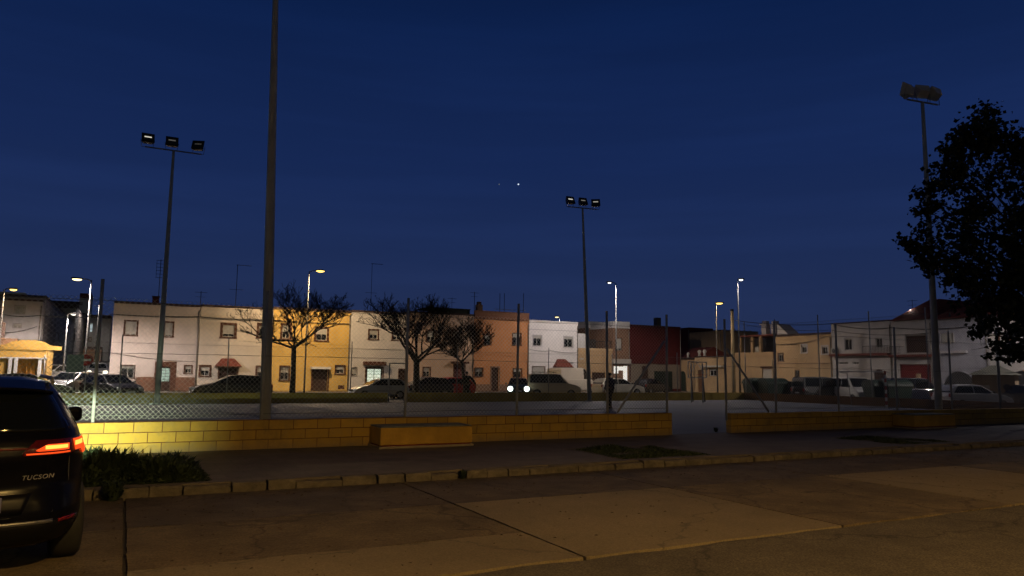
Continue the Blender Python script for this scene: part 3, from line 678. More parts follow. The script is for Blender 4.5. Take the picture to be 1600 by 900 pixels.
house(ROW, 172, 309, 476.5, 'pinkish white two storey house at the corner of the side street', c1, [
    ('w', 193, 500, 216, 526, {'blind': .95}), ('w', 255, 502, 272, 528, {'blind': .95}), ('w', 188, 570, 211, 592, {'grille': True, 'blind': .2, 's': .06}),
    ('d', 241, 565, 275, 608, {'lit': M_litg, 's': .42}), ('w', 287, 570, 301, 585, {'s': .1}), ('vent', 294, 598, 306, 606)], plinth=1.15, line=(492, 555), group=G)
house(ROW, 309.5, 424, 481, 'cream two storey house with red tiled hip porch over its door', c2, [
    ('w', 344, 504, 370, 530, {'blind': .8, 's': .2}), ('w', 401, 505, 423, 530, {'blind': .3, 's': .2}), ('w', 310.5, 570, 330, 590, {'s': .15}),
    ('d', 340, 573, 372, 608, {}), ('porch', 336, 560, 376, 572), ('w', 399, 571, 419, 594, {'s': .15})], plinth=.75, plinth_m=c2, line=(496, 532), group=G)
house(ROW, 424.5, 546, 485, 'yellow two storey house lit by the bright street lamp', c3, [
    ('w', 438, 505, 456, 532, {'blind': .5, 's': .18}), ('w', 491, 510, 514, 535, {'blind': .5, 's': .18}), ('w', 436, 571, 453, 596, {'grille': True, 's': .12}),
    ('d', 486, 575, 514, 608, {'s': .14}), ('awn', 485, 573, 515, 577, {'m': M_white}), ('w', 523, 570, 540, 586, {'s': .13}), ('vent', 528, 602, 538, 608)], line=(503, 537), group=G)
house(ROW, 546.5, 637, 489, 'off white two storey house with bright lit doorway under a brown canopy', c4, [
    ('w', 575, 514, 592, 532, {'blind': .5}), ('w', 549, 574, 558, 587, {'s': .02, 'blind': .9}), ('d', 570, 573, 599, 608, {'lit': M_lit, 's': .1}), ('awn', 567, 565, 601, 571),
    ('d', 622, 576, 636, 608, {'s': .08}), ('w', 612, 514, 628, 533, {'blind': .7})], line=(503, 545), group=G)
r5, f5, w5, H5 = house(ROW, 637.5, 740, 491, 'salmon two storey house behind the bare trees with a dark roof canopy', c5, [
    ('w', 660, 573, 673, 590, {'s': .1}), ('d', 708, 569, 727, 604, {'s': .08, 'm': mat('maroon_door', (.11, .03, .028), var=.2)}), ('awn', 704, 565, 730, 568),
    ('w', 665, 515, 682, 535, {'blind': .6}), ('w', 706, 515, 722, 535, {'blind': .6})], line=(545,), group=G)
b = MB(); za = f5.at(690, 480)[1]; xa, xb = f5.at(672, 480)[0], f5.at(738, 480)[0]
b.box(xa, xb, .4, 4.2, za-.08, za)
for x in (xa+.1, xb-.1):
    for y in (.5, 4.1): b.box(x-.05, x+.05, y-.05, y+.05, H5+.01, za-.08)
b.build('roof_canopy', mat('green_canopy', (.03, .035, .02), var=.3), r5)
MB().box(xa+.16, xb-.16, .5, .54, H5+.01, za-.1).build('canopy_screen', mat('green_screen', (.022, .026, .016), var=.3), r5)
r6, f6, w6, H6 = house(ROW, 740.5, 826, 500, 'orange two storey house with brown brick parapet', c6, [
    ('w', 755, 522, 768, 540, {'s': .1}), ('w', 800, 520, 815, 541, {'s': .1, 'blind': .3}), ('w', 741.5, 574, 755, 589, {'grille': True, 's': .06}),
    ('d', 766, 572, 781, 606, {'s': .14, 'sm': brn}), ('w', 801, 575, 816, 592, {'s': .1, 'blind': .3})], line=(514, 555), plinth=.7, plinth_m=brn, cop=bcop, coph=.02, group=G)
zt = f6.at(783, 487)[1]
b = MB(); b.box(0, w6, -.05, .15, H6+.03, zt); b.build('parapet', mat('brown_brick', (.22, .10, .055), var=.35, scale=9, bump=.5), r6)
b = MB()
for px in (783, 790, 820): x = f6.at(px, 480)[0]; b.tube([(x, .3, H6), (x, .3, f6.at(px, 458)[1])], .03, 5)
b.box(f6.at(775, 480)[0], f6.at(824, 480)[0], .28, .32, zt+.25, zt+.29); b.build('roof_posts', M_iron, r6)
c = MB(); x = f6.at(754, 480)[0]; c.box(x-.3, x+.3, .6, 1.1, H6, H6+1.5); c.box(x-.18, x+.18, .65, 1.05, H6+1.5, H6+1.8); c.build('chimney', brn, r6)
r7, f7, w7, H7 = house(ROW, 826.5, 903, 503, 'small white two storey house with maroon tiled porch', c7, [
    ('w', 832, 523, 847, 542, {'s': .1, 'sm': gry, 'blind': .25}), ('w', 880, 525, 896, 544, {'s': .1, 'sm': gry, 'blind': .2}), ('w', 831, 572, 852, 590, {'s': .06, 'blind': .9}),
    ('d', 868, 577, 887, 606, {'s': .08}), ('porch', 864, 561, 890, 573)], line=(516,), linem=gry, cop=M_white, coph=.1, group=G)
b = MB(); x = f7.at(888, 566)[0]
for k in range(5): b.box(x+.13*k, x+.13*k+.09, -.02, -.002, f7.at(888, 568)[1], f7.at(888, 568)[1]+(.16 if k % 2 else .12))
b.build('house_sign', M_iron, r7)
# low gap building with terrace and white balustrade
r, f, wd, H = house(ROW, 903.5, 957, 548, 'low tan building with roof terrace between the white house and the brown one', tan, [
    ('g', 925, 582, 946, 604, {}), ('panel', 906, 560, 912, 562, {'n': 'light_box', 'm': M_shut})], cop=tan2, coph=.25)
b = MB(); x1 = f.at(917, 530)[0]; zt = f.at(910, 521)[1]; n = 7
for i in range(n): x = .05+(x1-.05)*i/(n-1); b.box(x-.07, x+.07, .02, .12, H+.25, zt-.3)
b.box(0, x1+.1, 0, .16, zt-.3, zt); b.build('balustrade', M_white, r)
b = MB(); b.box(x1+.2, wd, 3.2, 3.4, H, zt-.4); b.build('terrace_back_wall', mat('dark_terrace', (.05, .04, .035), var=.3), r)
b = MB()
for i in range(9): x = x1+.3+(wd-x1-.5)*i/8; b.box(x-.02, x+.02, .05, .09, H+.25, H+1.0)
b.box(x1+.2, wd, .04, .1, H+1.0, H+1.06); b.build('terrace_railing', M_iron, r)
r8, f8, w8, H8 = house(ROW, 957.5, 984, 513, 'brown building with white parapet and lit shop front', brn, [
    ('w', 961, 528, 972, 548, {'s': .05, 'blind': .9}), ('o', 959, 571, 982, 608, {})], cop=M_white, coph=.75)
b = MB(); xa, xb = f8.at(960, 590)[0], f8.at(981, 590)[0]; za, zb = f8.at(970, 588)[1], f8.at(970, 571)[1]
b.box(xa, xa+.6, .1, .19, za+.3, zb-.1); b.box(xb-.5, xb, .1, .19, za-.5, zb-.05); b.box(xa+.65, xb-.55, .1, .19, zb-.55, zb-.12); b.build('lit_shop_window', M_lits, r8)
MB().box(xa-.3, xb+.3, -.25, -.01, zb+.15, zb+.7).build('shop_fascia', M_shut, r8)
# upper rear part with white parapet left of it
house(ROW.back(4.5), 918, 958, 513, 'brown upper storey set back behind the roof terrace', brn, [('w', 935, 528, 950, 545, {'blind': .1})], cop=M_white, coph=.75)
r9, f9, w9, H9 = house(ROW, 984.5, 1064, 510, 'dark red windowless house wall', red, [('g', 1015, 580, 1040, 606, {}), ('panel', 984.6, 569, 1062, 607.5, {'n': 'ground_floor_render', 'm': mat('dull_render', (.22, .18, .14), var=.2), 'd': .03})][1:], cop=M_cop, coph=.08)
MB().box(f9.at(1003, 590)[0], f9.at(1012, 590)[0], -.06, -.031, 0.1, f9.at(1008, 572)[1]).build('door', M_door, r9)
MB().box(f9.at(1022, 590)[0], f9.at(1050, 590)[0], -.06, -.031, 0.1, f9.at(1035, 580)[1]).build('garage_door', mat('dark_green_gate', (.012, .02, .014), var=.2), r9)
b = MB(); x = f9.at(1034, 500)[0]; b.box(x-.3, x+.3, .5, 1.1, H9, f9.at(1034, 496)[1]); b.build('chimney', M_dark, r9)
# right block, facing the court end
house(RGT.back(7), 1064, 1078, 512, 'narrow dark red rear wall beside the windowless red house', red, [], depth=4, cop=None)
house(RGT.back(6), 1078, 1128, 518, 'tan rear storey rising behind the low houses', tan, [], depth=6, coph=.1)
dk = mat('dark_terrace', (.05, .04, .035))
rl, fl, wl, Hl = house(RGT, 1049, 1085, 562, 'low whitewashed house with arched door left of the lamp', tan, [
    ('a', 1062.5, 580, 1072, 608, {'m': mat('green_door', (.02, .03, .02), var=.2)}), ('w', 1053, 582, 1059, 589, {'s': .05})], cop=M_cop, coph=.22, depth=6.5)
b = MB(); b.add([(0, .3, Hl+.25), (wl, .3, Hl+.25), (wl, 6.2, Hl+.25), (0, 6.2, Hl+.25), (.3, 3.2, Hl+1.5), (wl-.3, 3.2, Hl+1.5)], [(0, 1, 5, 4), (1, 2, 5), (2, 3, 4, 5), (3, 0, 4), (0, 3, 2, 1)]); b.build('roof', M_tile, rl)
b = MB()
for px in (1060, 1074): b.lathe((fl.at(px, 560)[0], .1, Hl+.22), [(.001, 0), (.16, 0), (.1, .2), (.2, .45), (.12, .6), (.001, .62)], 8)
b.build('parapet_urns', M_shut, rl)
rm, fm, wm_, Hm = house(RGT, 1085.5, 1148, 558, 'low warm tan house behind the bright lamp', tan2, [
    ('o', 1106, 574, 1122, 590, {}), ('panel', 1098, 572, 1133, 574, {'n': 'awning', 'm': M_shut, 'd': .5}), ('w', 1108, 576, 1120, 588, {'blind': .2, 's': .05}), ('g', 1090, 578, 1099, 608, {'m': mat('rusty_gate', (.16, .08, .04), var=.3)})][1:], cop=M_cop, coph=.14)
b = MB()
for px in (1092, 1100): b.lathe((fm.at(px, 555)[0], .1, Hm+.14), [(.001, 0), (.2, 0), (.12, .25), (.24, .5), (.14, .7), (.001, .72)], 8)
b.build('parapet_urns', M_shut, rm)
rt, ft, wt, Ht = house(RGT, 1148.5, 1209, 559, 'warm tan house with a covered roof terrace and twin chimneys', tan2, [
    ('g', 1191, 576, 1206, 608, {'m': M_shut}), ('panel', 1189, 574, 1208, 575.5, {'n': 'door_lintel', 'm': M_trim, 'd': .08})], cop=tan, coph=.55)
zc = ft.at(1180, 523)[1]; b = MB(); b.box(.3, wt, .2, 5.5, zc-.15, zc); b.build('terrace_roof', M_tile, rt)
for px in (1152, 1171, 1184): x = ft.at(px, 540)[0]; MB().box(x-.14, x+.14, .3, .55, Ht+.55, zc-.15).build('terrace_post', tan, rt)
MB().box(-2.2, wt, 4.2, 4.4, Ht, zc-.15).build('terrace_back_wall', dk, rt)
for px in (1182, 1197):
    x = ft.at(px, 515)[0]; zz = ft.at(px, 507)[1]; b = MB(); b.box(x-.32, x+.32, 1.0, 1.6, zc, zz); b.box(x-.42, x+.42, .9, 1.7, zz, zz+.12); b.box(x-.25, x+.25, 1.05, 1.55, zz+.12, zz+.4); b.build('chimney', gry, rt)
x = ft.at(1176, 545)[0]; MB().lathe((x, .9, Ht+.02), [(.001, 0), (.35, 0), (.42, 1.1), (.3, 1.15), (.001, 1.15)], 12).build('water_butt', M_shut, rt)
ru, fu, wu, Hu = house(RGT, 1209.5, 1300, 524, 'tan two storey house with two small grey framed windows', tan2, [
    ('w', 1251, 537, 1262, 553, {'s': .12, 'sm': gry, 'blind': .3}), ('w', 1283, 539, 1295, 555, {'s': .12, 'sm': gry, 'blind': .1}), ('w', 1215, 551, 1225, 566, {'s': .1, 'sm': brn, 'blind': .2}), ('w', 1242, 578, 1249, 592, {'s': .03, 'blind': 0})], line=(568,), linem=brn, coph=.18)
b = MB(); x0, x1 = fu.at(1211, 510)[0], fu.at(1222, 518)[0]; b.add([(x0, .3, Hu+.1), (x1+.6, .3, Hu+.1), (x1+.6, 2, Hu+.1), (x0, 2, Hu+.1), (x0, .3, Hu+1.3), (x0, 2, Hu+1.3)], [(0, 1, 4), (3, 5, 2), (0, 4, 5, 3), (1, 2, 5, 4), (0, 3, 2, 1)]); b.build('stair_head', gry, ru)
wn = mat('night_white_wall', (.5, .47, .45), var=.12, stain=.2, bump=.2)
rv, fv, wv, Hv = house(RGT, 1300.5, 1394, 504, 'white two storey house with balcony railing right of the tan house', wn, [
    ('w', 1319, 527, 1332, 548, {'s': .06, 'sm': gry, 'blind': .1}), ('w', 1367, 526, 1380, 544, {'s': .06, 'sm': gry, 'blind': .1}), ('ac', 1302, 544, 1311, 553), ('a', 1367, 577, 1382, 600, {}),
    ('panel', 1301, 553, 1393, 556, {'n': 'tile_ledge', 'm': M_tile, 'd': .5}), ('rail', 1353, 541, 1393, 552, {'y': -.45}), ('w', 1310, 566, 1325, 569, {'s': 0, 'blind': 0}), ('w', 1332, 566, 1342, 569, {'s': 0, 'blind': 0})], line=(520,), coph=.1)
rw, fw, ww, Hw = house(RGT, 1394.5, 1458, 500, 'white building with dark loggia, maroon garage door and red tiled roof', wn, [
    ('o', 1414, 522, 1450, 553, {}), ('g', 1406, 569, 1455, 608, {'m': mat('maroon_garage', (.17, .016, .014), var=.15)}), ('panel', 1395, 554, 1458, 558, {'n': 'tile_ledge', 'm': M_tile, 'd': .6}), ('hiproof', 1393, 483, 1459, 500, {'run': 2.2}), ('rail', 1396, 542, 1412, 552, {'y': -.5}),
    ('panel', 1431, 584, 1438, 592, {'n': 'door_notice', 'm': mat('notice_card', (.45, .33, .2), var=.1), 'd': -.1}),], cop=None, line=(513,))
x0, z0 = fw.at(1432, 592); x1, z1 = fw.at(1438, 584)
xa, za = fw.at(1416, 551); xb, zb = fw.at(1448, 524); MB().box(xa, xb, .15, .19, za, zb).build('loggia_shutter', M_door, rw)
ry, fy, wy, Hy = house(RGT, 1458.5, 1545, 497, 'bluish white building with big arched gate behind the white hatchback', mat('cool_white_wall', (.40, .40, .45), var=.15, stain=.25, bump=.2), [
    ('w', 1469, 520, 1491, 537, {'s': .04, 'sm': gry, 'blind': 1.0}), ('panel', 1470, 549, 1512, 552, {'n': 'balcony_ledge', 'm': gry, 'd': .25}), ('a', 1475, 581, 1524, 610, {'m': M_dark}),
    ('hiproof', 1458, 478, 1546, 497, {'run': 2.2})], cop=None, line=(507, 574))
house(RGT, 1545.5, 1640, 500, 'white building hidden behind the leafy tree', wn, [('a', 1583, 580, 1612, 612, {'m': M_dark}), ('w', 1560, 520, 1580, 540, {'blind': .8})], line=(512,), coph=.15)
# rooftop light
lp = fw.o+fw.x*fw.at(1412, 484)[0]+Vector((0, 0, fw.at(1412, 486)[1]))+fw.n*1.2
rl_ = empty('roof_floodlight', lp, fw.a, 'small bright white light on the red tiled roof', 'floodlight')
MB().box(-.17, .17, -.1, .06, .0, .2).build('housing', M_dark, rl_)
MB().box(-.16, .16, -.13, -.105, .02, .18).build('glass', mat('white_glare', (.8,)*3, var=0, emit=(1, 1, .92), es=9), rl_)
MB().tube([(0, 0, -1.3), (0, 0, 0)], .03, 6).build('stem', M_dark, rl_)
light('lamp_light', rl_, (0, -.4, .15), 20, (1, .98, .9), .1)
# left side street
LA = FR(W(0, 67, ZS), A)
ra, fa, wa, Ha = house(LA, -40, 60, 469, 'grey white two storey house left of the side street', gry, [
    ('w', 22, 477, 40, 491, {'s': .04, 'sm': gry2, 'blind': 1.0}), ('w', 20, 505, 34, 513, {'s': .04, 'sm': gry2, 'blind': .9})], depth=30, coph=.14)
b = MB(); b.box(wa-3.2, wa-1.4, 2.0, 4.0, Ha, Ha+.8); b.build('roof_hut', M_white, ra)
ulft = uv(fa.o)[0]+wa+.02
SIDE = FR(W(ulft+.02, 0, ZS), A+PI/2)
def vof(px): return SIDE.at(px, 560)[0]
house(SIDE, 63, 112, 481, 'stained grey side wall of the corner house along the side street', gry2, [
    ('w', 86, 520, 91, 532, {'s': .03, 'blind': .2}), ('w', 95, 518, 98, 522, {'s': .02, 'blind': 0}), ('panel', 66, 570, 106, 607, {'n': 'white_dado', 'm': gry, 'd': .04})], depth=3, coph=.2)
house(SIDE, 112.3, 128, 484, 'grey brown house further down the side street on its left', mat('grey_brown_render', (.34, .29, .25), var=.35, stain=.4), [
    ('w', 113, 520, 117, 532, {'s': .05}), ('d', 112, 575, 117, 600, {'s': .05})], depth=8, coph=.3)
house(SIDE, 128.3, 139, 492, 'dim house at the far left end of the side street', gry2, [], depth=8, coph=.3)
END = FR(W(0, 150, ZS), A)
house(END, 117, 136, 478, 'small white roof tower with tiled hat above the side street', M_white, [('w', 124, 472, 128, 477, {'blind': 0})], depth=6, cop=M_tile, coph=.9, z1=END.at(126, 466)[1])
house(END.back(-20), 136, 170, 497, 'pale house closing the side street with a lit upper window', mat('pale_end_house', (.42, .40, .38), var=.15, stain=.3), [
    ('w', 138, 505, 145, 519, {'s': .02, 'blind': 0, 'lit': mat('lit_window_cool', (.5,)*3, var=0, emit=(.75, .95, 1), es=.55)}), ('w', 137, 527, 142, 534, {'blind': 0})], depth=8, coph=.5)
house(END.back(-26), 129, 158, 546, 'low reddish brown house at the end of the side street', mat('terracotta_low', (.3, .16, .09), var=.3), [], depth=5, coph=.4)
house(END.back(30), 60, 125, 473, 'dark rooftops rising behind the grey side wall', mat('dark_roofscape', (.10, .07, .06), var=.4), [], depth=12, coph=.4)
# low yellow arcade building at far left
YF = FR(W(0, 58, ZS), A)
ya, fy2, wyy, Hyy = house(YF, -30, 73, 546, 'low yellow building with white columns at the far left', mat('ochre_render', (.58, .34, .07), var=.15, stain=.2), [
    ('o', 8, 562, 13, 590, {}), ('o', 18, 562, 22, 590, {}), ('o', 27, 562, 31, 590, {}), ('o', 34, 562, 38, 590, {}), ('o', 41, 562, 45, 590, {}), ('o', 48, 562, 52, 590, {}), ('o', 55, 562, 59, 590, {}), ('o', 65, 562, 70, 590, {})], depth=5, cop=None)
b = MB(); xc = fy2.at(44, 540)[0]; zp = fy2.at(44, 531)[1]; pts = [(xc-1.9, Hyy), (xc-1.9, Hyy+.25), (xc-1.3, Hyy+.3)]+[(xc-1.1*math.cos(t), Hyy+.35+(zp-Hyy-.35)*math.sin(t)) for t in [PI*i/8 for i in range(1, 8)]]+[(xc+1.3, Hyy+.3), (xc+1.9, Hyy+.25), (xc+1.9, Hyy)]
b.face([(x, -.02, z) for x, z in pts]); b.face([(x, .25, z) for x, z in pts][::-1])
for p, q in zip(pts, pts[1:]+pts[:1]): b.face([(p[0], -.02, p[1]), (p[0], .25, p[1]), (q[0], .25, q[1]), (q[0], -.02, q[1])])
b.build('curved_gable', MATS['ochre_render'], ya)
b = MB()
for px in (15.5, 24.5, 62): x = fy2.at(px, 575)[0]; b.box(x-.1, x+.1, -.12, -.005, 0, fy2.at(px, 560)[1])
b.build('white_columns', M_white, ya)
MB().box(-.05, wyy+.05, -.1, -.006, fy2.at(20, 560)[1]+.01, fy2.at(20, 558)[1]).build('string_course', M_white, ya)
bl = FR(W(0, 60, ZS), A); xq = bl.at(-14, 540)[0]
q = empty('utility_box', bl.o+bl.x*bl.at(4, 540)[0]+Vector((0, 0, Hyy+.0))-bl.n*.6, A, 'dark water tank on the low yellow building at the left edge', 'tank')
MB().box(-.9, .9, -.3, 1.1, 0, .75).build('tank_body', brn, q, bevel=.03); MB().lathe((-.2, .4, .75), [(.3, 0), (.3, 1.0), (.2, 1.1), (.001, 1.1)], 12).build('tank_top', M_door, q)
# signs
def sign_post(px, v, pyt, label):
    p = onv(px, v); H = topz(p, px, pyt); r = empty('traffic_sign', p, A, label, 'sign')
    MB().tube([(0, 0, 0), (0, 0, H)], .035, 6).build('sign_pole', M_galv, r); return r, H
r, H = sign_post(133.5, 50, 553, 'round red no entry sign with white bar at the side street')
MB().lathe((0, -.05, H-.35), [(.001, -.01), (.33, -.01), (.33, .012), (.001, .012)], 24, axis='y').build('sign_disc', mat('sign_red', (.4, .02, .02), var=.05), r)
MB().box(-.23, .23, -.075, -.062, H-.41, H-.29).build('white_bar', M_white, r)
r, H = sign_post(115.5, 49, 554, 'blank rectangular board on two posts, seen from its back, at the side street')
MB().box(-.42, .42, -.06, -.037, H-1.0, H).build('board', mat('board_back', (.13, .17, .18), metal=.3, rough=.5, var=.1), r)
MB().tube([(-.3, 0, 0), (-.3, 0, H-.2)], .03, 6).build('sign_pole', M_galv, r)

# ---------------------------------------------------------------- antennas, wires
def antenna(fr, px, pyt, pyb, label, kind='yagi', back=2.0, r=.03):
    f = fr.back(back); x, zb = f.at(px, pyb); zt = f.at(px, pyt)[1]
    o = empty('roof_antenna', f.o+f.x*x+Vector((0, 0, zb-.5)), fr.a, label, 'antenna', 'antennas on the roofs'); h = zt-zb+.5
    MB().tube([(0, 0, 0), (0, 0, h)], r, 6).build('antenna_mast', M_iron, o)
    b = MB()
    if kind == 'yagi':
        b.tube([(-.1, 0, h-.05), (1.2, .2, h-.02)], .018, 4)
        for i in range(6): b.tube([(.1+.2*i, -.25, h-.04), (.1+.2*i, .3, h-.04)], .012, 4)
        b.tube([(-.6, 0, h*.45), (.6, 0, h*.45)], .015, 4)
    elif kind == 'grid':
        for i in range(6): b.tube([(-.35, 0, h-.1-.3*i), (.35, 0, h-.1-.3*i)], .018, 4)
        b.tube([(-.3, .05, h-.1), (-.3, .05, h-1.6)], .014, 4); b.tube([(.3, .05, h-.1), (.3, .05, h-1.6)], .014, 4)
    else:
        b.tube([(-.5, 0, h-.1), (.5, 0, h-.1)], .016, 4); b.tube([(-.4, 0, h-.5), (.4, 0, h-.5)], .012, 4)
    b.build('aerial', M_iron, o); return o
antenna(ROW, 368, 413, 476, 'tall television aerial on the cream house')
antenna(ROW, 247, 405, 474, 'tall lattice aerial above the pinkish white house', 'grid', 4)
antenna(ROW, 579, 411, 488, 'tall thin aerial above the off white house', 'yagi', 6, .022)
antenna(ROW, 313, 455, 478, 'short aerial where the pinkish white and cream houses meet', 'x', 3)
antenna(ROW, 706, 465, 480, 'thin aerial above the salmon house canopy', 'x', 3, .02)
antenna(ROW, 741, 456, 486, 'thin mast between the salmon and orange houses', 'x', 3, .03)
antenna(RGT, 1426, 468, 486, 'thin aerial on the red tiled roof', 'x', 5, .02)
antenna(RGT, 1088, 512, 522, 'small aerial behind the low whitewashed house', 'x', 8, .02)
f = ROW.back(2); x, z = f.at(243, 474); 
c = empty('chimney_stack', f.o+f.x*x+Vector((0, 0, z-.6)), A, 'dark red chimney on the roof of the pinkish white house', 'chimney')
MB().box(-.25, .25, -.25, .25, 0, 1.1).build('flue', red, c); MB().box(-.3, .3, -.3, .3, 1.1, 1.2).build('cap', M_cop, c)
def wire(name, pts, sag, label, r=.02):
    P = []
    for a, b_ in zip(pts, pts[1:]):
        for i in range(12):
            t = i/12; p = a.lerp(b_, t); P.append(p-Vector((0, 0, sag*4*t*(1-t))))
    P.append(pts[-1]); m = MB().tube([p-pts[0] for p in P], r, 5).build(name, M_iron, loc=pts[0], label=label, cat='cable')
    return m
def on(fr, px, py, off=-.12):
    x, z = fr.at(px, py); return fr.o+fr.x*x+fr.n*off+Vector((0, 0, z))
wire('facade_cable', [on(ROW, 172, 491), on(ROW, 309, 495), on(ROW, 424, 500), on(ROW, 545, 506)], .08, 'thick cable bundle along the top of the left house fronts', .035)
wire('facade_cable', [on(ROW, 174, 551), on(ROW, 305, 565)], .15, 'cable across the middle of the pinkish white house')
wire('facade_cable', [on(ROW, 827, 546), on(ROW, 860, 548), on(ROW, 902, 551)], .1, 'cable across the small white house')
ptop = p+Vector((0, 0, hgt)) if False else onu(1146, 49)
ph = topz(onu(1146, 49), 1147, 500)
P0 = onu(1146, 49)+Vector((0, 0, ph))
wire('overhead_cable', [P0, on(RGT, 1300, 506), on(RGT, 1395, 512), on(RGT, 1545, 506)], .25, 'upper overhead cable from the tan pole to the white building', .03)
wire('overhead_cable', [P0-Vector((0, 0, .5)), on(RGT, 1180, 533), on(RGT, 1290, 527)], .5, 'sagging cable from the tan pole to the tan two storey house', .03)
wire('overhead_cable', [P0-Vector((0, 0, .2)), on(RGT, 1300, 516), on(RGT, 1458, 520)], .3, 'lower overhead cable from the tan pole to the garage building', .022)
wire('overhead_cable', [on(LA, 0, 490), on(LA, 60, 493), on(ROW, 172, 493)], .15, 'cable crossing the mouth of the side street', .03)
wire('overhead_cable', [on(LA, -5, 519), on(LA, 58, 510)], .2, 'cable sagging across the grey white house front', .02)

# ---------------------------------------------------------------- cars
M_tyre = mat('tyre', (.015, .015, .015), rough=.8, var=.2)
M_rim = mat('alloy_rim', (.35, .35, .36), rough=.35, metal=.7, var=0)
M_cglass = mat('car_glass', (.01, .012, .015), rough=.05, var=0, spec=.8)
M_hl = mat('headlamp_clear', (.55, .55, .55), rough=.1, var=0, spec=.8)
M_tl = mat('tail_lamp_red', (.25, .01, .01), rough=.15, var=0)
M_plate = mat('plate_white', (.6, .6, .6), var=.05)
M_plast = mat('black_plastic', (.02, .02, .02), rough=.6, var=.1)
M_hlon = mat('headlamp_on', (.8,)*3, var=0, emit=(.86, 1, .92), es=5)
M_hlon2 = mat('headlamp_on_warm', (.8,)*3, var=0, emit=(1, .9, .65), es=2)
def paint(n, c, metal=.25): return mat('paint_'+n, c, rough=.3, metal=metal, var=.06, coat=.6)
KIND = {
 'hatch': dict(L=4.05, W=1.74, belt=.93, low=[(.06, .30), (0, .5), (.0, .78), (.06, .93)], front=[(3.0, .95), (3.55, .84), (3.9, .70), (4.03, .52), (4.05, .3)], gh=[(.06, .93), (.38, 1.30), (.62, 1.41), (1.5, 1.47), (2.05, 1.43), (3.05, .94)], ax=(.68, 3.3), r=.31),
 'estate': dict(L=4.6, W=1.8, belt=.95, low=[(.06, .30), (0, .5), (.0, .8), (.04, .95)], front=[(3.4, .97), (4.05, .86), (4.42, .72), (4.58, .52), (4.6, .3)], gh=[(.05, .95), (.28, 1.35), (.5, 1.45), (1.8, 1.5), (2.4, 1.46), (3.45, .96)], ax=(.85, 3.7), r=.32),
 'mpv': dict(L=4.15, W=1.8, belt=1.05, low=[(.05, .32), (0, .5), (.0, .9), (.02, 1.05)], front=[(3.2, 1.06), (3.75, .95), (4.05, .78), (4.14, .55), (4.15, .32)], gh=[(.02, 1.05), (.08, 1.7), (.2, 1.79), (1.9, 1.82), (2.5, 1.76), (3.2, 1.06)], ax=(.72, 3.35), r=.32),
 'van': dict(L=5.3, W=1.98, belt=1.3, low=[(.05, .35), (0, .5), (0, 1.1), (.0, 1.3)], front=[(4.6, 1.32), (5.0, 1.1), (5.2, .9), (5.3, .6), (5.3, .35)], gh=[(.0, 1.3), (.02, 2.2), (.15, 2.35), (3.2, 2.4), (3.7, 2.3), (4.65, 1.32)], ax=(.9, 4.35), r=.34),
}
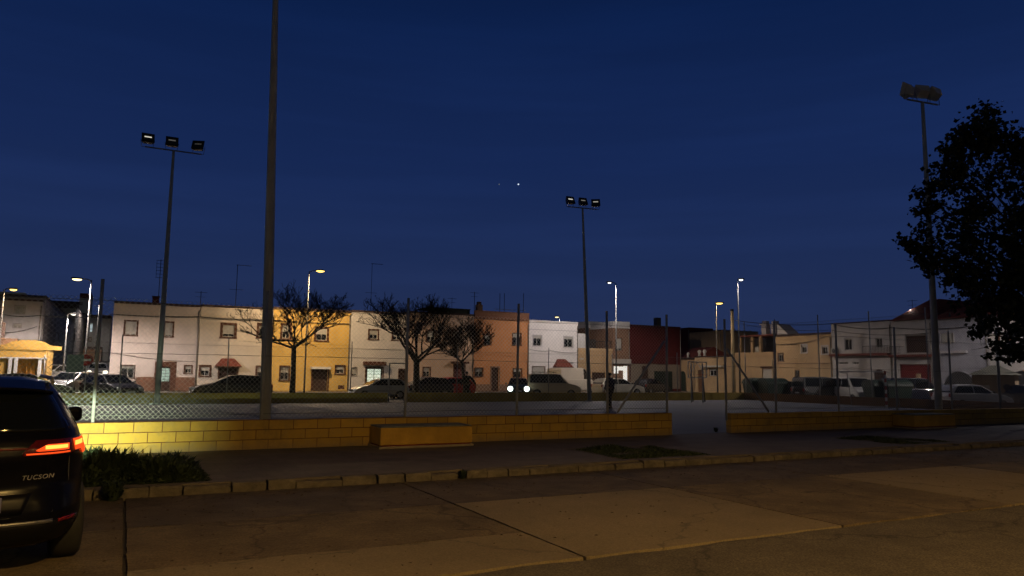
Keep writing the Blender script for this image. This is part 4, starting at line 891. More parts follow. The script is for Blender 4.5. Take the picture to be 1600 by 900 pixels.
def car(kind, pm, pos, yaw, label, on_=None, lights=0, boxvan=False, rack=False, group='cars parked beyond the court', cat='car', scale=1.0):
    K = KIND[kind]; Lc, Wc = K['L'], K['W']; hw = Wc/2; oy = -Lc/2
    root = empty('parked_car' if cat == 'car' else 'parked_van', pos, yaw, label, cat, group); root.scale = (scale,)*3
    def f(z): return .93 if z < .32 else (1.0 if z < .85 else 1.0-.10*(z-.85)/.3 if z < 1.1 and kind != 'van' else .97)
    prof = list(K['low'])+[(K['front'][0][0], K['belt']+.01)]+K['front'][1:]+[(Lc-.08, .2)]
    rr = K['r']+.05
    for ax in (K['ax'][1], K['ax'][0]):
        prof += [(ax+rr*math.cos(t), .2+.04+rr*.98*math.sin(t)) for t in [PI*i/10 for i in range(11)]]
    prof += [(.1, .2)]
    cy, cz = Lc/2, .55; n = len(prof); b = MB(); rings = []
    xs = [-1, -.93, -.5, 0, .5, .93, 1]; vs = []
    for x in xs:
        for (y, z) in prof:
            k = .982 if abs(x) == 1 else 1
            crown = .02*(1-x*x) if z > .5 and (y > 3 or y < .2) else 0
            vs.append((x*hw*f(z), oy+cy+(y-cy)*k+(crown if y > cy else -crown), cz+(z-cz)*k))
    fs = [(i*n+k, i*n+(k+1) % n, (i+1)*n+(k+1) % n, (i+1)*n+k) for i in range(len(xs)-1) for k in range(n)]
    b.add(vs, fs+[tuple(range(n)), tuple(range((len(xs)-1)*n, len(xs)*n))[::-1]])
    g = K['gh']; m = len(g); zt = max(z for y, z in g); zb = K['belt']
    def gw(z): return hw*(.92-(.22 if kind not in ('van', 'mpv') else .10)*(z-zb)/(zt-zb))
    vs = [(s*(gw(z)-(.0 if abs(s) == 1 else .0)), oy+y, z-(.0 if abs(s) < 1 else .01)) for s in (-1, -.6, .6, 1) for (y, z) in g]
    fs = [(i*m+k, i*m+k+1, (i+1)*m+k+1, (i+1)*m+k) for i in range(3) for k in range(m-1)]
    b.add(vs, fs+[tuple(range(m)), tuple(range(3*m, 4*m))[::-1]])
    o = b.build('body', pm, root, merge=False, bevel=.015)
    bmx = bmesh.new(); bmx.from_mesh(o.data); bmesh.ops.triangulate(bmx, faces=[q for q in bmx.faces if len(q.verts) > 4]); bmx.to_mesh(o.data); bmx.free()
    # glass
    def poly(pts, s):
        return [(s*(gw(z)+.006), oy+y, z) for y, z in pts]
    def gh_y(z, front):   # y of greenhouse outline at height z
        seq = g[::-1] if front else g
        for (y0, z0), (y1, z1) in zip(seq, seq[1:]):
            if z0 <= z <= z1: return y0+(y1-y0)*(z-z0)/(z1-z0+1e-9)
        return seq[-1][0]
    z0, z1 = zb+.05, zt-.11
    ya0, ya1 = gh_y(z0, False)+.16, gh_y(z1, False)+.12; yb0, yb1 = gh_y(z0, True)-.22, gh_y(z1, True)-.08
    ym = (ya0+yb0)/2+.05; sw = [[(ya0, z0), (ym-.04, z0), (ym-.04, z1), (ya1, z1)], [(ym+.04, z0), (yb0, z0), (yb1, z1), (ym+.04, z1)]]
    if boxvan: sw = [[(yb0-1.0, z0), (yb0, z0), (yb1, z1), (yb0-1.0, z1)]]
    for s in (-1, 1):
        for pp in sw:
            q = MB(); q.face(poly(pp, s)); q.face([(x+s*.004, y, z) for x, y, z in poly(pp, s)]); q.build('side_window', M_cglass, root)
        hb = MB(); hb.box(s*(hw+.0) if s > 0 else -hw-.17, hw+.17 if s > 0 else -hw, oy+K['front'][0][0]-.35, oy+K['front'][0][0]-.25, zb+.02, zb+.15); hb.build('mirror', M_plast, root, bevel=.02)
    def glass(name, front):
        za, zc = zb+.06, zt-.10; y0, y1 = gh_y(za, front), gh_y(zc, front); d = .012 if front else -.012
        q = MB(); q.face([(-gw(za)+.08, oy+y0+d, za+.006), (gw(za)-.08, oy+y0+d, za+.006), (gw(zc)-.09, oy+y1+d, zc+.012), (-gw(zc)+.09, oy+y1+d, zc+.012)]); q.build(name, M_cglass, root)
    glass('windscreen', True)
    if not boxvan: glass('rear_window', False)
    # wheels
    for ax in K['ax']:
        for s in (-1, 1):
            x = s*(hw-.11)
            w_ = MB(); w_.lathe((x, oy+ax, K['r']), [(.19, -.1), (K['r']-.03, -.11), (K['r'], -.07), (K['r'], .07), (K['r']-.03, .11), (.19, .1)], 20, axis='x'); wo = w_.build('wheel', M_tyre, root)
            w_ = MB(); w_.lathe((x, oy+ax, K['r']), [(.001, s*.075), (.05, s*.085), (.06, s*.06), (.17, s*.07), (.2, s*.1), (.2, -s*.1)], 20, axis='x')
            for i in range(5):
                t = 2*PI*i/5; w_.tube([(x+s*.08, oy+ax+.04*math.cos(t), K['r']+.04*math.sin(t)), (x+s*.09, oy+ax+.19*math.cos(t), K['r']+.19*math.sin(t))], .022, 5)
            w_.build('rim', M_rim, wo)
    zf = K['front'][2][1]-.08; yf = K['front'][2][0]
    for s in (-1, 1):
        q = MB(); xc = s*hw*.72; q.lathe((xc, oy+Lc-.13, zf-.02), [(.001, .16 if on_ else .13), (.17 if on_ else .09, .15 if on_ else .12), (.22 if on_ else .13, .06), (.22 if on_ else .14, -.05)], 14, axis='y'); q.build('headlight', (on_ or M_hl), root)
        q = MB(); q.box(min(s*hw*.78, s*hw*.97), max(s*hw*.78, s*hw*.97), oy-.015, oy+.1, .72, .93 if kind != 'van' else 1.1); q.build('tail_lamp', M_tl, root, bevel=.01)
        if lights: light('headlight_beam', root, (xc, oy+Lc+.05, zf), lights, (.86, 1, .92), .05, spot=math.radians(100), aim=(0, 1, -.08))
    MB().box(-.26, .26, oy+Lc-.03, oy+Lc+.035, .42, .53).build('number_plate', M_plate, root)
    MB().box(-.26, .26, oy-.035, oy+.03, .55, .66).build('number_plate', M_plate, root)
    MB().box(-hw*.5, hw*.5, oy+Lc-.05, oy+Lc+.03, .56, .66).build('radiator_grille', M_plast, root)
    if rack:
        b = MB()
        for s in (-1, 1): b.tube([(s*.55, oy+.4, zt+.1), (s*.55, oy+2.2, zt+.1)], .02, 5)
        for k in range(4): b.tube([(-.6, oy+.5+.5*k, zt+.1), (.6, oy+.5+.5*k, zt+.1)], .02, 5); [b.tube([(s*.55, oy+.5+.5*k, zt-.02), (s*.55, oy+.5+.5*k, zt+.1)], .015, 4) for s in (-1, 1)]
        b.build('roof_rack', M_iron, root)
    return root
RT, LT, TO = A-PI/2, A+PI/2, A+PI   # nose to the right / to the left / towards the camera
car('hatch', paint('silver', (.42, .44, .47), .5), onv(592, 48.2), LT, 'silver hatchback parked seen through the narrow gate, nose to the left', scale=.93)
car('estate', paint('black', (.012, .012, .014)), onv(362, 48.2), LT, 'black car parked in front of the cream house')
car('hatch', paint('dark_grey', (.03, .03, .035)), onv(176, 49.5), A+PI+.5, 'dark hatchback behind the fence at the foot of the pinkish white house')
car('hatch', paint('grey_silver', (.22, .22, .23), .5), onv(112, 52)+Vector((0, 0, .12)), A+PI-.5, 'grey car beside the rectangular board, nose towards the court')
car('hatch', paint('pale', (.55, .53, .5)), onv(84, 70)+Vector((0, 0, .60)), A+PI-.7, 'pale car parked beside the stained grey side wall')
car('hatch', paint('dark_black', (.015, .015, .017)), onv(48, 49), A-PI/2+.1, 'black car behind the roof of the near dark car')
car('hatch', paint('pale_white', (.6, .6, .6)), onv(152, 76)+Vector((0, 0, .82)), A+PI, 'whitish car in the mouth of the side street with one lamp lit', on_=M_hlon2)
car('hatch', paint('navy', (.012, .02, .045)), onv(661, 49.5), LT, 'dark blue car behind the trunk of the dense bare tree')
car('hatch', paint('red', (.6, .016, .012), .1), onv(698, 51.5), LT, 'bright red hatchback parked between the two right bare trees')
car('hatch', paint('dark_teal', (.015, .035, .04)), onv(810, 52), PI, 'dark car facing the court with both headlights glaring', on_=M_hlon, lights=60)
car('mpv', paint('beige', (.50, .42, .28), .1), onv(866, 50), A-PI/2-.5, 'beige van with a roof rack in front of the small white house', rack=True, cat='van')
car('van', paint('van_white', (.62, .55, .45), 0), onv(893, 60), A-PI/2+.35, 'large windowless white van behind the beige one', boxvan=True, cat='van')
car('estate', paint('light_estate', (.6, .56, .46), .2), onv(966, 54), RT, 'light estate car in front of the lit shop front')
car('hatch', paint('black_two', (.01, .01, .011)), onv(1018, 58), RT+.3, 'black car beside the brace of the left gate post')
car('hatch', paint('black_three', (.012, .013, .014)), onu(1238, 47), A+PI+.6, 'black car parked left of the goal')
car('mpv', paint('black_four', (.02, .02, .022)), onu(1283, 47.5), A+PI+1.3, 'dark van behind the left post of the goal', cat='van')
car('mpv', paint('white_mpv', (.6, .6, .58), 0), onu(1335, 48), A+PI-.4, 'white van behind the right post of the goal', cat='van')
car('mpv', paint('blue_mpv', (.012, .016, .035)), onu(1428, 48.5), A+PI+1.2, 'dark blue van in front of the maroon garage door', cat='van')
car('hatch', paint('white_hatch', (.5, .5, .53), 0), onu(1517, 44.5), A-PI/2-.35, 'white hatchback parked right of the floodlight mast, nose to the right')
car('hatch', paint('black_five', (.012, .012, .014)), onu(1578, 50), A, 'black car half hidden by the hut and the leafy tree')

# ---------------------------------------------------------------- waste containers
M_grn = mat('container_green', (.012, .035, .022), rough=.6, var=.2)
def container(pos, yaw, label):
    r = empty('waste_container', pos, yaw, label, 'container', 'green waste containers')
    b = MB(); b.add([(-.8, -.5, .18), (.8, -.5, .18), (.8, .5, .18), (-.8, .5, .18), (-.95, -.62, 1.25), (.95, -.62, 1.25), (.95, .62, 1.25), (-.95, .62, 1.25)], [(0, 1, 5, 4), (1, 2, 6, 5), (2, 3, 7, 6), (3, 0, 4, 7), (0, 3, 2, 1), (4, 5, 6, 7)])
    for k in range(5): x = -.7+.35*k; b.box(x-.03, x+.03, -.66, -.5, .3, 1.2)
    b.build('bin_body', M_grn, r, bevel=.03)
    b = MB(); n = 8
    P = [(.66*math.cos(PI*i/n), 1.25+.42*math.sin(PI*i/n)) for i in range(n+1)]
    for (y0, z0), (y1, z1) in zip(P, P[1:]): b.face([(-.97, y0, z0), (.97, y0, z0), (.97, y1, z1), (-.97, y1, z1)])
    b.face([(-.97, y, z) for y, z in P]); b.face([(.97, y, z) for y, z in P][::-1]); b.build('lid', M_grn, r)
    for sx in (-.65, .65):
        for sy in (-.4, .4): MB().lathe((sx, sy, .1), [(.001, -.03), (.1, -.03), (.1, .03), (.001, .03)], 10, axis='x').build('caster', M_tyre, r)
    return r
container(onu(1183, 44), A+PI/2+1.4, 'green waste container left of the high fence post at the court end')
container(onu(1207, 44.3), A+PI/2+1.4, 'green waste container touching the high fence post at the court end')
container(onu(1375, 45), A+PI/2+1.3, 'green waste container just right of the goal')
container(onu(1396, 45.5), A+PI/2+1.3, 'green waste container in front of the arched door, beside the dark blue van')

# kiosk hut with hipped roof
kp = onu(1555, 50); hk = topz(kp, 1550, 586); r = empty('kiosk', kp, A-PI/2+.4, 'small brownish hut with hipped roof right of the white hatchback', 'hut')
MB().box(-1.15, 1.15, -1.1, 1.1, 0, hk).build('wall', mat('hut_render', (.30, .22, .13), var=.25, stain=.3), r)
b = MB(); z = hk; b.add([(-1.35, -1.3, z+.002), (1.35, -1.3, z+.002), (1.35, 1.3, z+.002), (-1.35, 1.3, z+.002), (-.25, 0, z+.62), (.25, 0, z+.62)], [(0, 1, 5, 4), (1, 2, 5), (2, 3, 4, 5), (3, 0, 4), (0, 3, 2, 1)]); b.build('roof', mat('hut_tile', (.06, .06, .045), var=.3, bump=.5), r)
MB().box(-1.0, -.2, -1.15, -1.102, hk-1.3, hk-.65).build('shutter', M_shut, r)
MB().lathe((.72, -1.13, hk-.75), [(.001, -.02), (.2, -.02), (.2, .02), (.001, .02)], 14, axis='y').build('round_vent', M_iron, r)
# basketball stand behind the gap
def hoop(px, v, pyt, label, yaw):
    p = onv(px, v); p.z = 0; H = topz(p, px, pyt); r = empty('basketball_stand', p, yaw, label, 'basketball stand')
    for x in (-.45, .45): MB().tube([(x, 0, 0), (x, 0, H-.1)], .04, 8).build('support_post', M_galv, r)
    b = MB(); bars(b, -.75, .75, H-1.0, H, .05, -.06, -.02); b.tube([(-.7, -.04, H-.95), (0, -.04, H-.05)], .02, 5); b.tube([(.7, -.04, H-.95), (0, -.04, H-.05)], .02, 5); b.build('backboard_frame', M_galv, r)
    b = MB(); b.tube([(.3*math.cos(t), -.4+.3*math.sin(t), H-.8) for t in [2*PI*i/16 for i in range(17)]], .015, 5); b.build('hoop', mat('goal_red', (.3, .03, .02)), r)
    MB().tube([(.45, 0, H-.6), (1.7, 1.2, 0)], .03, 6).build('brace', M_iron, r); MB().tube([(-.45, 0, H-.6), (.9, 1.4, 0)], .03, 6).build('brace', M_iron, r)
hoop(1089, 35, 565, 'basketball frame with a diagonal brace at the far side of the court behind the gap', A)

# ---------------------------------------------------------------- trees
M_bark = mat('dark_bark', (.035, .028, .02), var=.4, scale=8, bump=.6)
M_twig = mat('twig_bark', (.03, .022, .015), var=.2)
def bare_tree(pos, H, spread, dens, label, seed, trunk_h, r0, lean=(0, 0)):
    rnd = random.Random(seed)
    root = empty('bare_tree', pos, 0, label, 'tree', 'bare trees along the court')
    T, B = MB(), MB()
    top = Vector((lean[0], lean[1], trunk_h))
    T.tube([(0, 0, -.2), (lean[0]*.3+.03, .02, trunk_h*.4), tuple(top)], [r0*1.25, r0, r0*.85], 9)
    def grow(p, d, ln, r, lvl):
        n = 3; P = [p]; q = p.copy(); dd = d.copy()
        for i in range(n):
            dd = (dd+Vector((rnd.uniform(-.22, .22), rnd.uniform(-.22, .22), rnd.uniform(-.08, .16)))).normalized(); q = q+dd*ln/n; P.append(q.copy())
        (T if lvl < 1 else B).tube(P, [r*(1-.16*i) for i in range(n+1)], 5 if lvl < 2 else 3, cap=False)
        if lvl >= dens: return
        k = 4 if lvl < 2 else rnd.choice((3, 4, 4))
        for i in range(k):
            t = rnd.uniform(.3, 1) if i else 1.0; pp = P[min(n, int(t*n+.5))]
            a = Vector((rnd.uniform(-1, 1), rnd.uniform(-1, 1), rnd.uniform(-.35, .65)))
            nd = (dd*.75+a*.75).normalized(); nd.z = max(nd.z, -.25); 
            pr = Vector((pp.x/spread, pp.y/spread, (pp.z-trunk_h-(H-trunk_h)*.35)/((H-trunk_h)*.6)))
            grow(pp, nd, ln*rnd.uniform(.55, .8)*(1 if pr.length < .8 else .55), max(.010, r*.56), lvl+1)
    m = 6
    for i in range(m):
        t = 2*PI*i/m+rnd.uniform(-.4, .4); el = rnd.uniform(.25, 1.05) if i < 5 else 1.35
        d = Vector((math.cos(t)*math.cos(el), math.sin(t)*math.cos(el), math.sin(el)))
        grow(top-Vector((0, 0, rnd.uniform(0, .3))), d, spread*.52, r0*.45, 0)
    T.build('trunk', M_bark, root); B.build('crown', M_twig, root)
def tree_at(px, v, pyt, spread, dens, label, seed, th, r0, lean=(0, 0)):
    p = onv(px, v); bare_tree(p, topz(p, px, pyt), spread, dens, label, seed, th, r0, lean)
tree_at(457, 44.5, 440, 3.7, 5, 'bare tree in front of the yellow house beside the bright lamp', 3, 3.2, .16)
tree_at(650, 44.5, 462, 4.2, 5, 'densest bare tree, hiding the house front left of the salmon one', 11, 2.6, .22)
tree_at(727, 43.5, 482, 2.5, 5, 'small bare tree with a forked trunk behind the walking person', 21, 2.6, .11, (-.25, 0))
# leafy tree at the right, trunk just outside the frame
def leafy():
    rnd = random.Random(5); base = W(26.35, 12.85, -.04)
    root = empty('leafy_tree', base, 0, 'big dark leafy tree overhanging the right edge', 'tree')
    M_leaf = mat('dark_leaf', (.022, .03, .011), rough=.55, var=.5, scale=2.5, spec=.3)
    D = 23.5
    def P3(px, py, off):
        d = ray(px, py); t = (D+off)/d.y; return CAM+d*t-base
    S = D/1160
    cl = [(1542, 190, 30), (1528, 205, 26), (1512, 228, 30), (1478, 235, 22), (1475, 262, 26), (1448, 310, 24), (1535, 225, 34), (1500, 215, 18), (1505, 245, 30), (1570, 240, 45), (1592, 225, 22), (1485, 270, 26), (1465, 285, 16), (1520, 290, 45), (1570, 300, 55), (1462, 315, 24), (1440, 325, 14), (1490, 335, 40), (1545, 350, 55),
          (1425, 375, 15), (1432, 392, 18), (1450, 365, 26), (1462, 400, 30), (1500, 390, 40), (1480, 420, 18), (1445, 415, 12), (1530, 410, 45), (1585, 400, 60), (1500, 440, 22), (1530, 455, 32), (1575, 460, 45), (1510, 480, 20), (1500, 470, 10), (1545, 500, 30), (1590, 505, 40), (1530, 520, 16), (1555, 540, 22), (1595, 548, 24), (1580, 565, 12), (1610, 470, 60), (1620, 330, 70), (1620, 260, 50)]
    for i in range(46): cl.append((rnd.uniform(1630, 1880), rnd.uniform(230, 520), rnd.uniform(25, 60)))
    V, F = [], []; T = MB(); twigs = MB()
    tp = Vector((0, 0, 2.4)); T.tube([(0, 0, -.1), (.05, .03, 1.2), tuple(tp), (-.1, .1, 4.2), (-.1, .2, 6.8)], [.26, .2, .18, .13, .05], 10)
    for (px, py, r) in cl:
        full = []
        spread = math.sqrt(max(0, 1-((px-1662)/265)**2-((py-370)/230)**2))*3.4
        nd = 1 if spread < 1.4 else rnd.choice((1, 2))
        for k in range(nd):
            off = rnd.uniform(-1, 1)*max(.35, spread)
            c = P3(px, py, off); R = r*S
            s0 = Vector((-.1*min(1, c.z/7), .1, min(max(2.3, c.z*.62), 6.5)))
            mid = s0.lerp(c, .5)+Vector((rnd.uniform(-.2, .2), rnd.uniform(-.2, .2), .15))
            if rnd.random() < .45:
                m1 = s0.lerp(mid, .5)+Vector((rnd.uniform(-.25, .25), rnd.uniform(-.25, .25), rnd.uniform(.0, .35))); m2 = mid.lerp(c, .5)+Vector((rnd.uniform(-.2, .2), rnd.uniform(-.2, .2), rnd.uniform(-.1, .2)))
                T.tube([s0, m1, mid, m2, c], [.05, .04, .028, .018, .008], 5, cap=False)
            n = int(210*(R/.6)**2)+22
            subs = [Vector((rnd.gauss(0, 1), rnd.gauss(0, 1), rnd.gauss(0, .8))).normalized()*R*rnd.uniform(.35, 1.0) for _ in range(max(3, int(6*R/.6)))]
            for j in range(max(2, int(n/60))):
                e = c+Vector((rnd.gauss(0, 1), rnd.gauss(0, 1), rnd.gauss(0, 1)))*R*.5; T.tube([c, e], [.012, .005], 3, cap=False)
            for j in range(n):
                d = rnd.choice(subs)+Vector((rnd.gauss(0, 1), rnd.gauss(0, 1), rnd.gauss(0, 1)))*min(.22, R*.3)
                if noise.noise((c+d)*1.6) < -.13: continue
                q = c+d; a = Vector((rnd.uniform(-1, 1), rnd.uniform(-1, 1), rnd.uniform(-1.2, .3))).normalized(); s = a.cross(Vector((rnd.uniform(-1, 1), rnd.uniform(-1, 1), rnd.uniform(-1, 1)))).normalized()
                up = a.cross(s); L_ = rnd.uniform(.10, .21); w_ = L_*.45; i0 = len(V)
                V += [tuple(q), tuple(q+a*L_*.45+s*w_+up*.015), tuple(q+a*L_-up*.02), tuple(q+a*L_*.45-s*w_+up*.015)]; F += [(i0, i0+1, i0+2), (i0, i0+2, i0+3)]
    me = bpy.data.meshes.new('crown'); me.from_pydata(V, [], F); me.materials.append(M_leaf); o = bpy.data.objects.new('crown', me); COL.objects.link(o); o.parent = root
    T.build('trunk', M_bark, root)
leafy()

# ---------------------------------------------------------------- people
M_skin = mat('skin', (.35, .2, .14), rough=.6, var=.1)
def skin(name, pts, edges, rad, m, parent, sub=1):
    me = bpy.data.meshes.new(name); me.from_pydata(pts, edges, []); o = bpy.data.objects.new(name, me); COL.objects.link(o); o.parent = parent
    me.materials.append(m); s = o.modifiers.new('skin', 'SKIN'); s.use_smooth_shade = True
    sv = me.skin_vertices[0].data
    for i, r in enumerate(rad): sv[i].radius = (r, r) if not isinstance(r, tuple) else r; sv[i].use_root = (i == 0)
    u = o.modifiers.new('sub', 'SUBSURF'); u.levels = sub; u.render_levels = sub; return o
def person(pos, yaw, label, jacket, trousers, stride=.16, arm=(.1, .1), bag=False, hair=(.015, .01, .008)):
    r = empty('person', pos, yaw, label, 'person')   # faces local +y
    P = {'pelvis': (0, 0, .93), 'waist': (0, .0, 1.08), 'chest': (0, .01, 1.28), 'neckb': (0, .01, 1.43), 'neck': (0, .025, 1.50), 'head': (0, .035, 1.60), 'crown': (0, .02, 1.67)}
    for s, n in ((-1, 'l'), (1, 'r')):
        sg = s*stride; a = arm[0] if s < 0 else arm[1]
        P[n+'hip'] = (s*.09, 0, .88); P[n+'knee'] = (s*.10, sg*.55+.03, .49); P[n+'ank'] = (s*.10, sg-.03, .09); P[n+'toe'] = (s*.115, sg+.13, .035)
        P[n+'sh'] = (s*.175, 0, 1.40); P[n+'elb'] = (s*(.22+a), -sg*.5-.02, 1.13); P[n+'wri'] = (s*(.22+a*1.6), -sg*.8+.06, .90); P[n+'hand'] = (s*(.215+a*1.7), -sg*.9+.08, .83)
    names = list(P); ix = {n: i for i, n in enumerate(names)}
    E_ = [('pelvis', 'waist'), ('waist', 'chest'), ('chest', 'neckb'), ('neckb', 'neck'), ('neck', 'head'), ('head', 'crown')]
    R = {'pelvis': .13, 'waist': .115, 'chest': (.15, .11), 'neckb': .07, 'neck': .055, 'head': (.078, .095), 'crown': .06}
    for n in 'lr':
        E_ += [('pelvis', n+'hip'), (n+'hip', n+'knee'), (n+'knee', n+'ank'), (n+'ank', n+'toe'), ('chest', n+'sh'), (n+'sh', n+'elb'), (n+'elb', n+'wri'), (n+'wri', n+'hand')]
        R.update({n+'hip': .085, n+'knee': .056, n+'ank': .04, n+'toe': .035, n+'sh': .055, n+'elb': .04, n+'wri': .027, n+'hand': .035})
    pts = [P[n] for n in names]; rad = [R[n] for n in names]; ed = [(ix[a], ix[b]) for a, b in E_]
    for s, n in ((-1, 'l'), (1, 'r')):
        h = Vector(P[n+'hand']); hi = ix[n+'hand']
        for k in range(4):
            a = h+Vector((0, -.03+.02*k, -.045)); c = a+Vector((-s*.008, .008, -.035-.006*(k in (1, 2)))); i0 = len(pts); pts += [tuple(a), tuple(c)]; rad += [.0095, .008]; ed += [(hi, i0), (i0, i0+1)]
        a = h+Vector((-s*.012, .045, -.01)); i0 = len(pts); pts += [tuple(a), tuple(a+Vector((0, .012, -.03)))]; rad += [.011, .009]; ed += [(hi, i0), (i0, i0+1)]
    i0 = len(pts); pts += [(0, .145, 1.585), (-.088, .02, 1.6), (.088, .02, 1.6)]; rad += [.013, .016, .016]; ed += [(ix['head'], i0), (ix['head'], i0+1), (ix['head'], i0+2)]
    skin('body', pts, ed, rad, M_skin, r)
    def sub(keys, grow, nm, m, over={}):
        kk = [k for k in keys]; i2 = {k: i for i, k in enumerate(kk)}
        rr = []
        for k in kk:
            q = over.get(k, R[k]); rr.append((q[0]+grow, q[1]+grow) if isinstance(q, tuple) else q+grow)
        skin(nm, [P[k] for k in kk], [(i2[a], i2[b]) for a, b in E_ if a in i2 and b in i2], rr, m, r)
    sub(['pelvis', 'waist', 'chest', 'neckb', 'lsh', 'lelb', 'lwri', 'rsh', 'relb', 'rwri'], .022, 'jacket', jacket, {'neckb': .06})
    sub(['pelvis', 'lhip', 'lknee', 'lank', 'rhip', 'rknee', 'rank'], .02, 'trousers', trousers, {'lank': .045, 'rank': .045})
    for n in 'lr':
        a, t = Vector(P[n+'ank']), Vector(P[n+'toe']); MB().tube([a+Vector((0, -.07, -.045)), a+Vector((0, .02, -.04)), t+Vector((0, .02, 0)), t+Vector((0, .06, -.005))], [.035, .05, .042, .02], 8).build('shoe', M_dark, r)
    b = MB(); n1, n2 = 14, 8; vs = [(.094*math.cos(2*PI*i/n1)*math.cos(PI/2*j/n2*1.0-.25), .015+.112*math.sin(2*PI*i/n1)*math.cos(PI/2*j/n2-.25), 1.612+.105*math.sin(PI/2*j/n2*1.18-.25)) for j in range(n2+1) for i in range(n1)]
    b.add(vs, [(j*n1+i, j*n1+(i+1) % n1, (j+1)*n1+(i+1) % n1, (j+1)*n1+i) for j in range(n2) for i in range(n1)], 0, True)
    b.add([vs[-n1+i] for i in range(n1)], [tuple(range(n1))], 0, True)
    b.build('hair', mat('dark_hair', hair, rough=.6, var=0), r)
    for s in (-1, 1): MB().lathe((s*.032, .118, 1.612), [(.001, .012), (.011, .006), (.013, 0)], 8, axis='y').build('eye', M_dark, r)
    MB().box(-.025, .025, .118, .126, 1.545, 1.552).build('mouth', mat('lips', (.25, .08, .07), var=0), r)
    return r
g1 = hit(729, 627, Vector((0, 0, .006)), Vector((0, 0, 1))); g2 = hit(953, 638, Vector((0, 0, .006)), Vector((0, 0, 1)))
person(g1, A-.2, 'person in dark clothes walking across the court with one arm held out', mat('black_jacket', (.008, .008, .012), var=.2), mat('black_trousers', (.012, .012, .016), var=.2), .14, (.04, .2))
person(g2, A+.3, 'person in a dark blue jacket standing on the court beside a fence post', mat('navy_jacket', (.012, .022, .07), var=.2), mat('navy_trousers', (.012, .014, .026), var=.2), .06, (.03, .03))

# ---------------------------------------------------------------- the near car (tail towards the camera, nose to the wall)
TAB = [ # z, half width, rear y, front y, exponent
 (.24, .80, .16, 4.32, 5.0), (.30, .87, .07, 4.42, 5.2), (.40, .915, .015, 4.48, 5.4), (.52, .925, .0, 4.50, 5.4), (.64, .925, .02, 4.50, 5.0), (.74, .93, .06, 4.49, 4.8), (.86, .932, .055, 4.46, 4.6),
 (.98, .925, .03, 4.3, 4.6), (1.06, .89, .045, 3.8, 4.8), (1.12, .868, .075, 3.50, 5.0), (1.18, .85, .12, 3.34, 5.0), (1.28, .80, .20, 3.12, 5.0), (1.38, .745, .29, 2.90, 5.0), (1.48, .685, .38, 2.65, 5.0), (1.555, .63, .46, 2.4, 4.6), (1.605, .56, .58, 2.2, 4.0), (1.635, .42, .80, 2.0, 3.4), (1.65, .2, 1.1, 1.8, 2.6)]
def tab(z):
    if z <= TAB[0][0]: return TAB[0][1:]
    for a, b in zip(TAB, TAB[1:]):
        if z <= b[0]:
            t = (z-a[0])/(b[0]-a[0]); t2 = t; return tuple(a[i]+(b[i]-a[i])*t2 for i in range(1, 5))
    return TAB[-1][1:]
def outline(z, t):
    w_, yr, yf, n = tab(z); c, s = math.cos(t), math.sin(t); yc, ly = (yr+yf)/2, (yf-yr)/2
    return Vector((w_*math.copysign(abs(c)**(2/n), c), yc+ly*math.copysign(abs(s)**(2/n), s), z))
def rear_pt(x, z, off=0.0):
    w_, yr, yf, n = tab(z); q = min(.9999, abs(x)/w_); yc, ly = (yr+yf)/2, (yf-yr)/2
    y = yc-ly*(1-q**n)**(1/n)
    # extra gentle bow of the tail
    return Vector((x, y+.05*q*q-off, z))
def rear_norm(x, z):
    e = .01; a = rear_pt(x+e, z)-rear_pt(x-e, z); b = rear_pt(x, z+e)-rear_pt(x, z-e); n = a.cross(b).normalized(); return n if n.y < 0 or abs(n.x) > .7 else -n
def patch(name, zs, xr, m, parent, off=.006, nx=24, thick=0.0):
    """surface patch on the tail: zs list of heights, xr(z) -> (xa, xb)"""
    b = MB(); vs = []
    for z in zs:
        xa, xb = xr(z)
        for i in range(nx+1):
            x = xa+(xb-xa)*i/nx; n = rear_norm(x, z); vs.append(rear_pt(x, z)+n*off)
    m_ = len(zs); fs = [(j*(nx+1)+i, j*(nx+1)+i+1, (j+1)*(nx+1)+i+1, (j+1)*(nx+1)+i) for j in range(m_-1) for i in range(nx)]
    b.add(vs, fs, 0, True)
    # closed rim back to the body
    ring = [i for i in range(nx+1)]+[(j+1)*(nx+1)+nx for j in range(m_-1)]+[(m_-1)*(nx+1)+i for i in range(nx-1, -1, -1)]+[j*(nx+1) for j in range(m_-2, 0, -1)]
    cx = [Vector(vs[i]) for i in ring]; back = [p+Vector((0, off+.004, 0)) for p in cx]; k = len(ring)
    b.add(cx+back, [(i, (i+1) % k, k+(i+1) % k, k+i) for i in range(k)])
    return b.build(name, m, parent, merge=False)
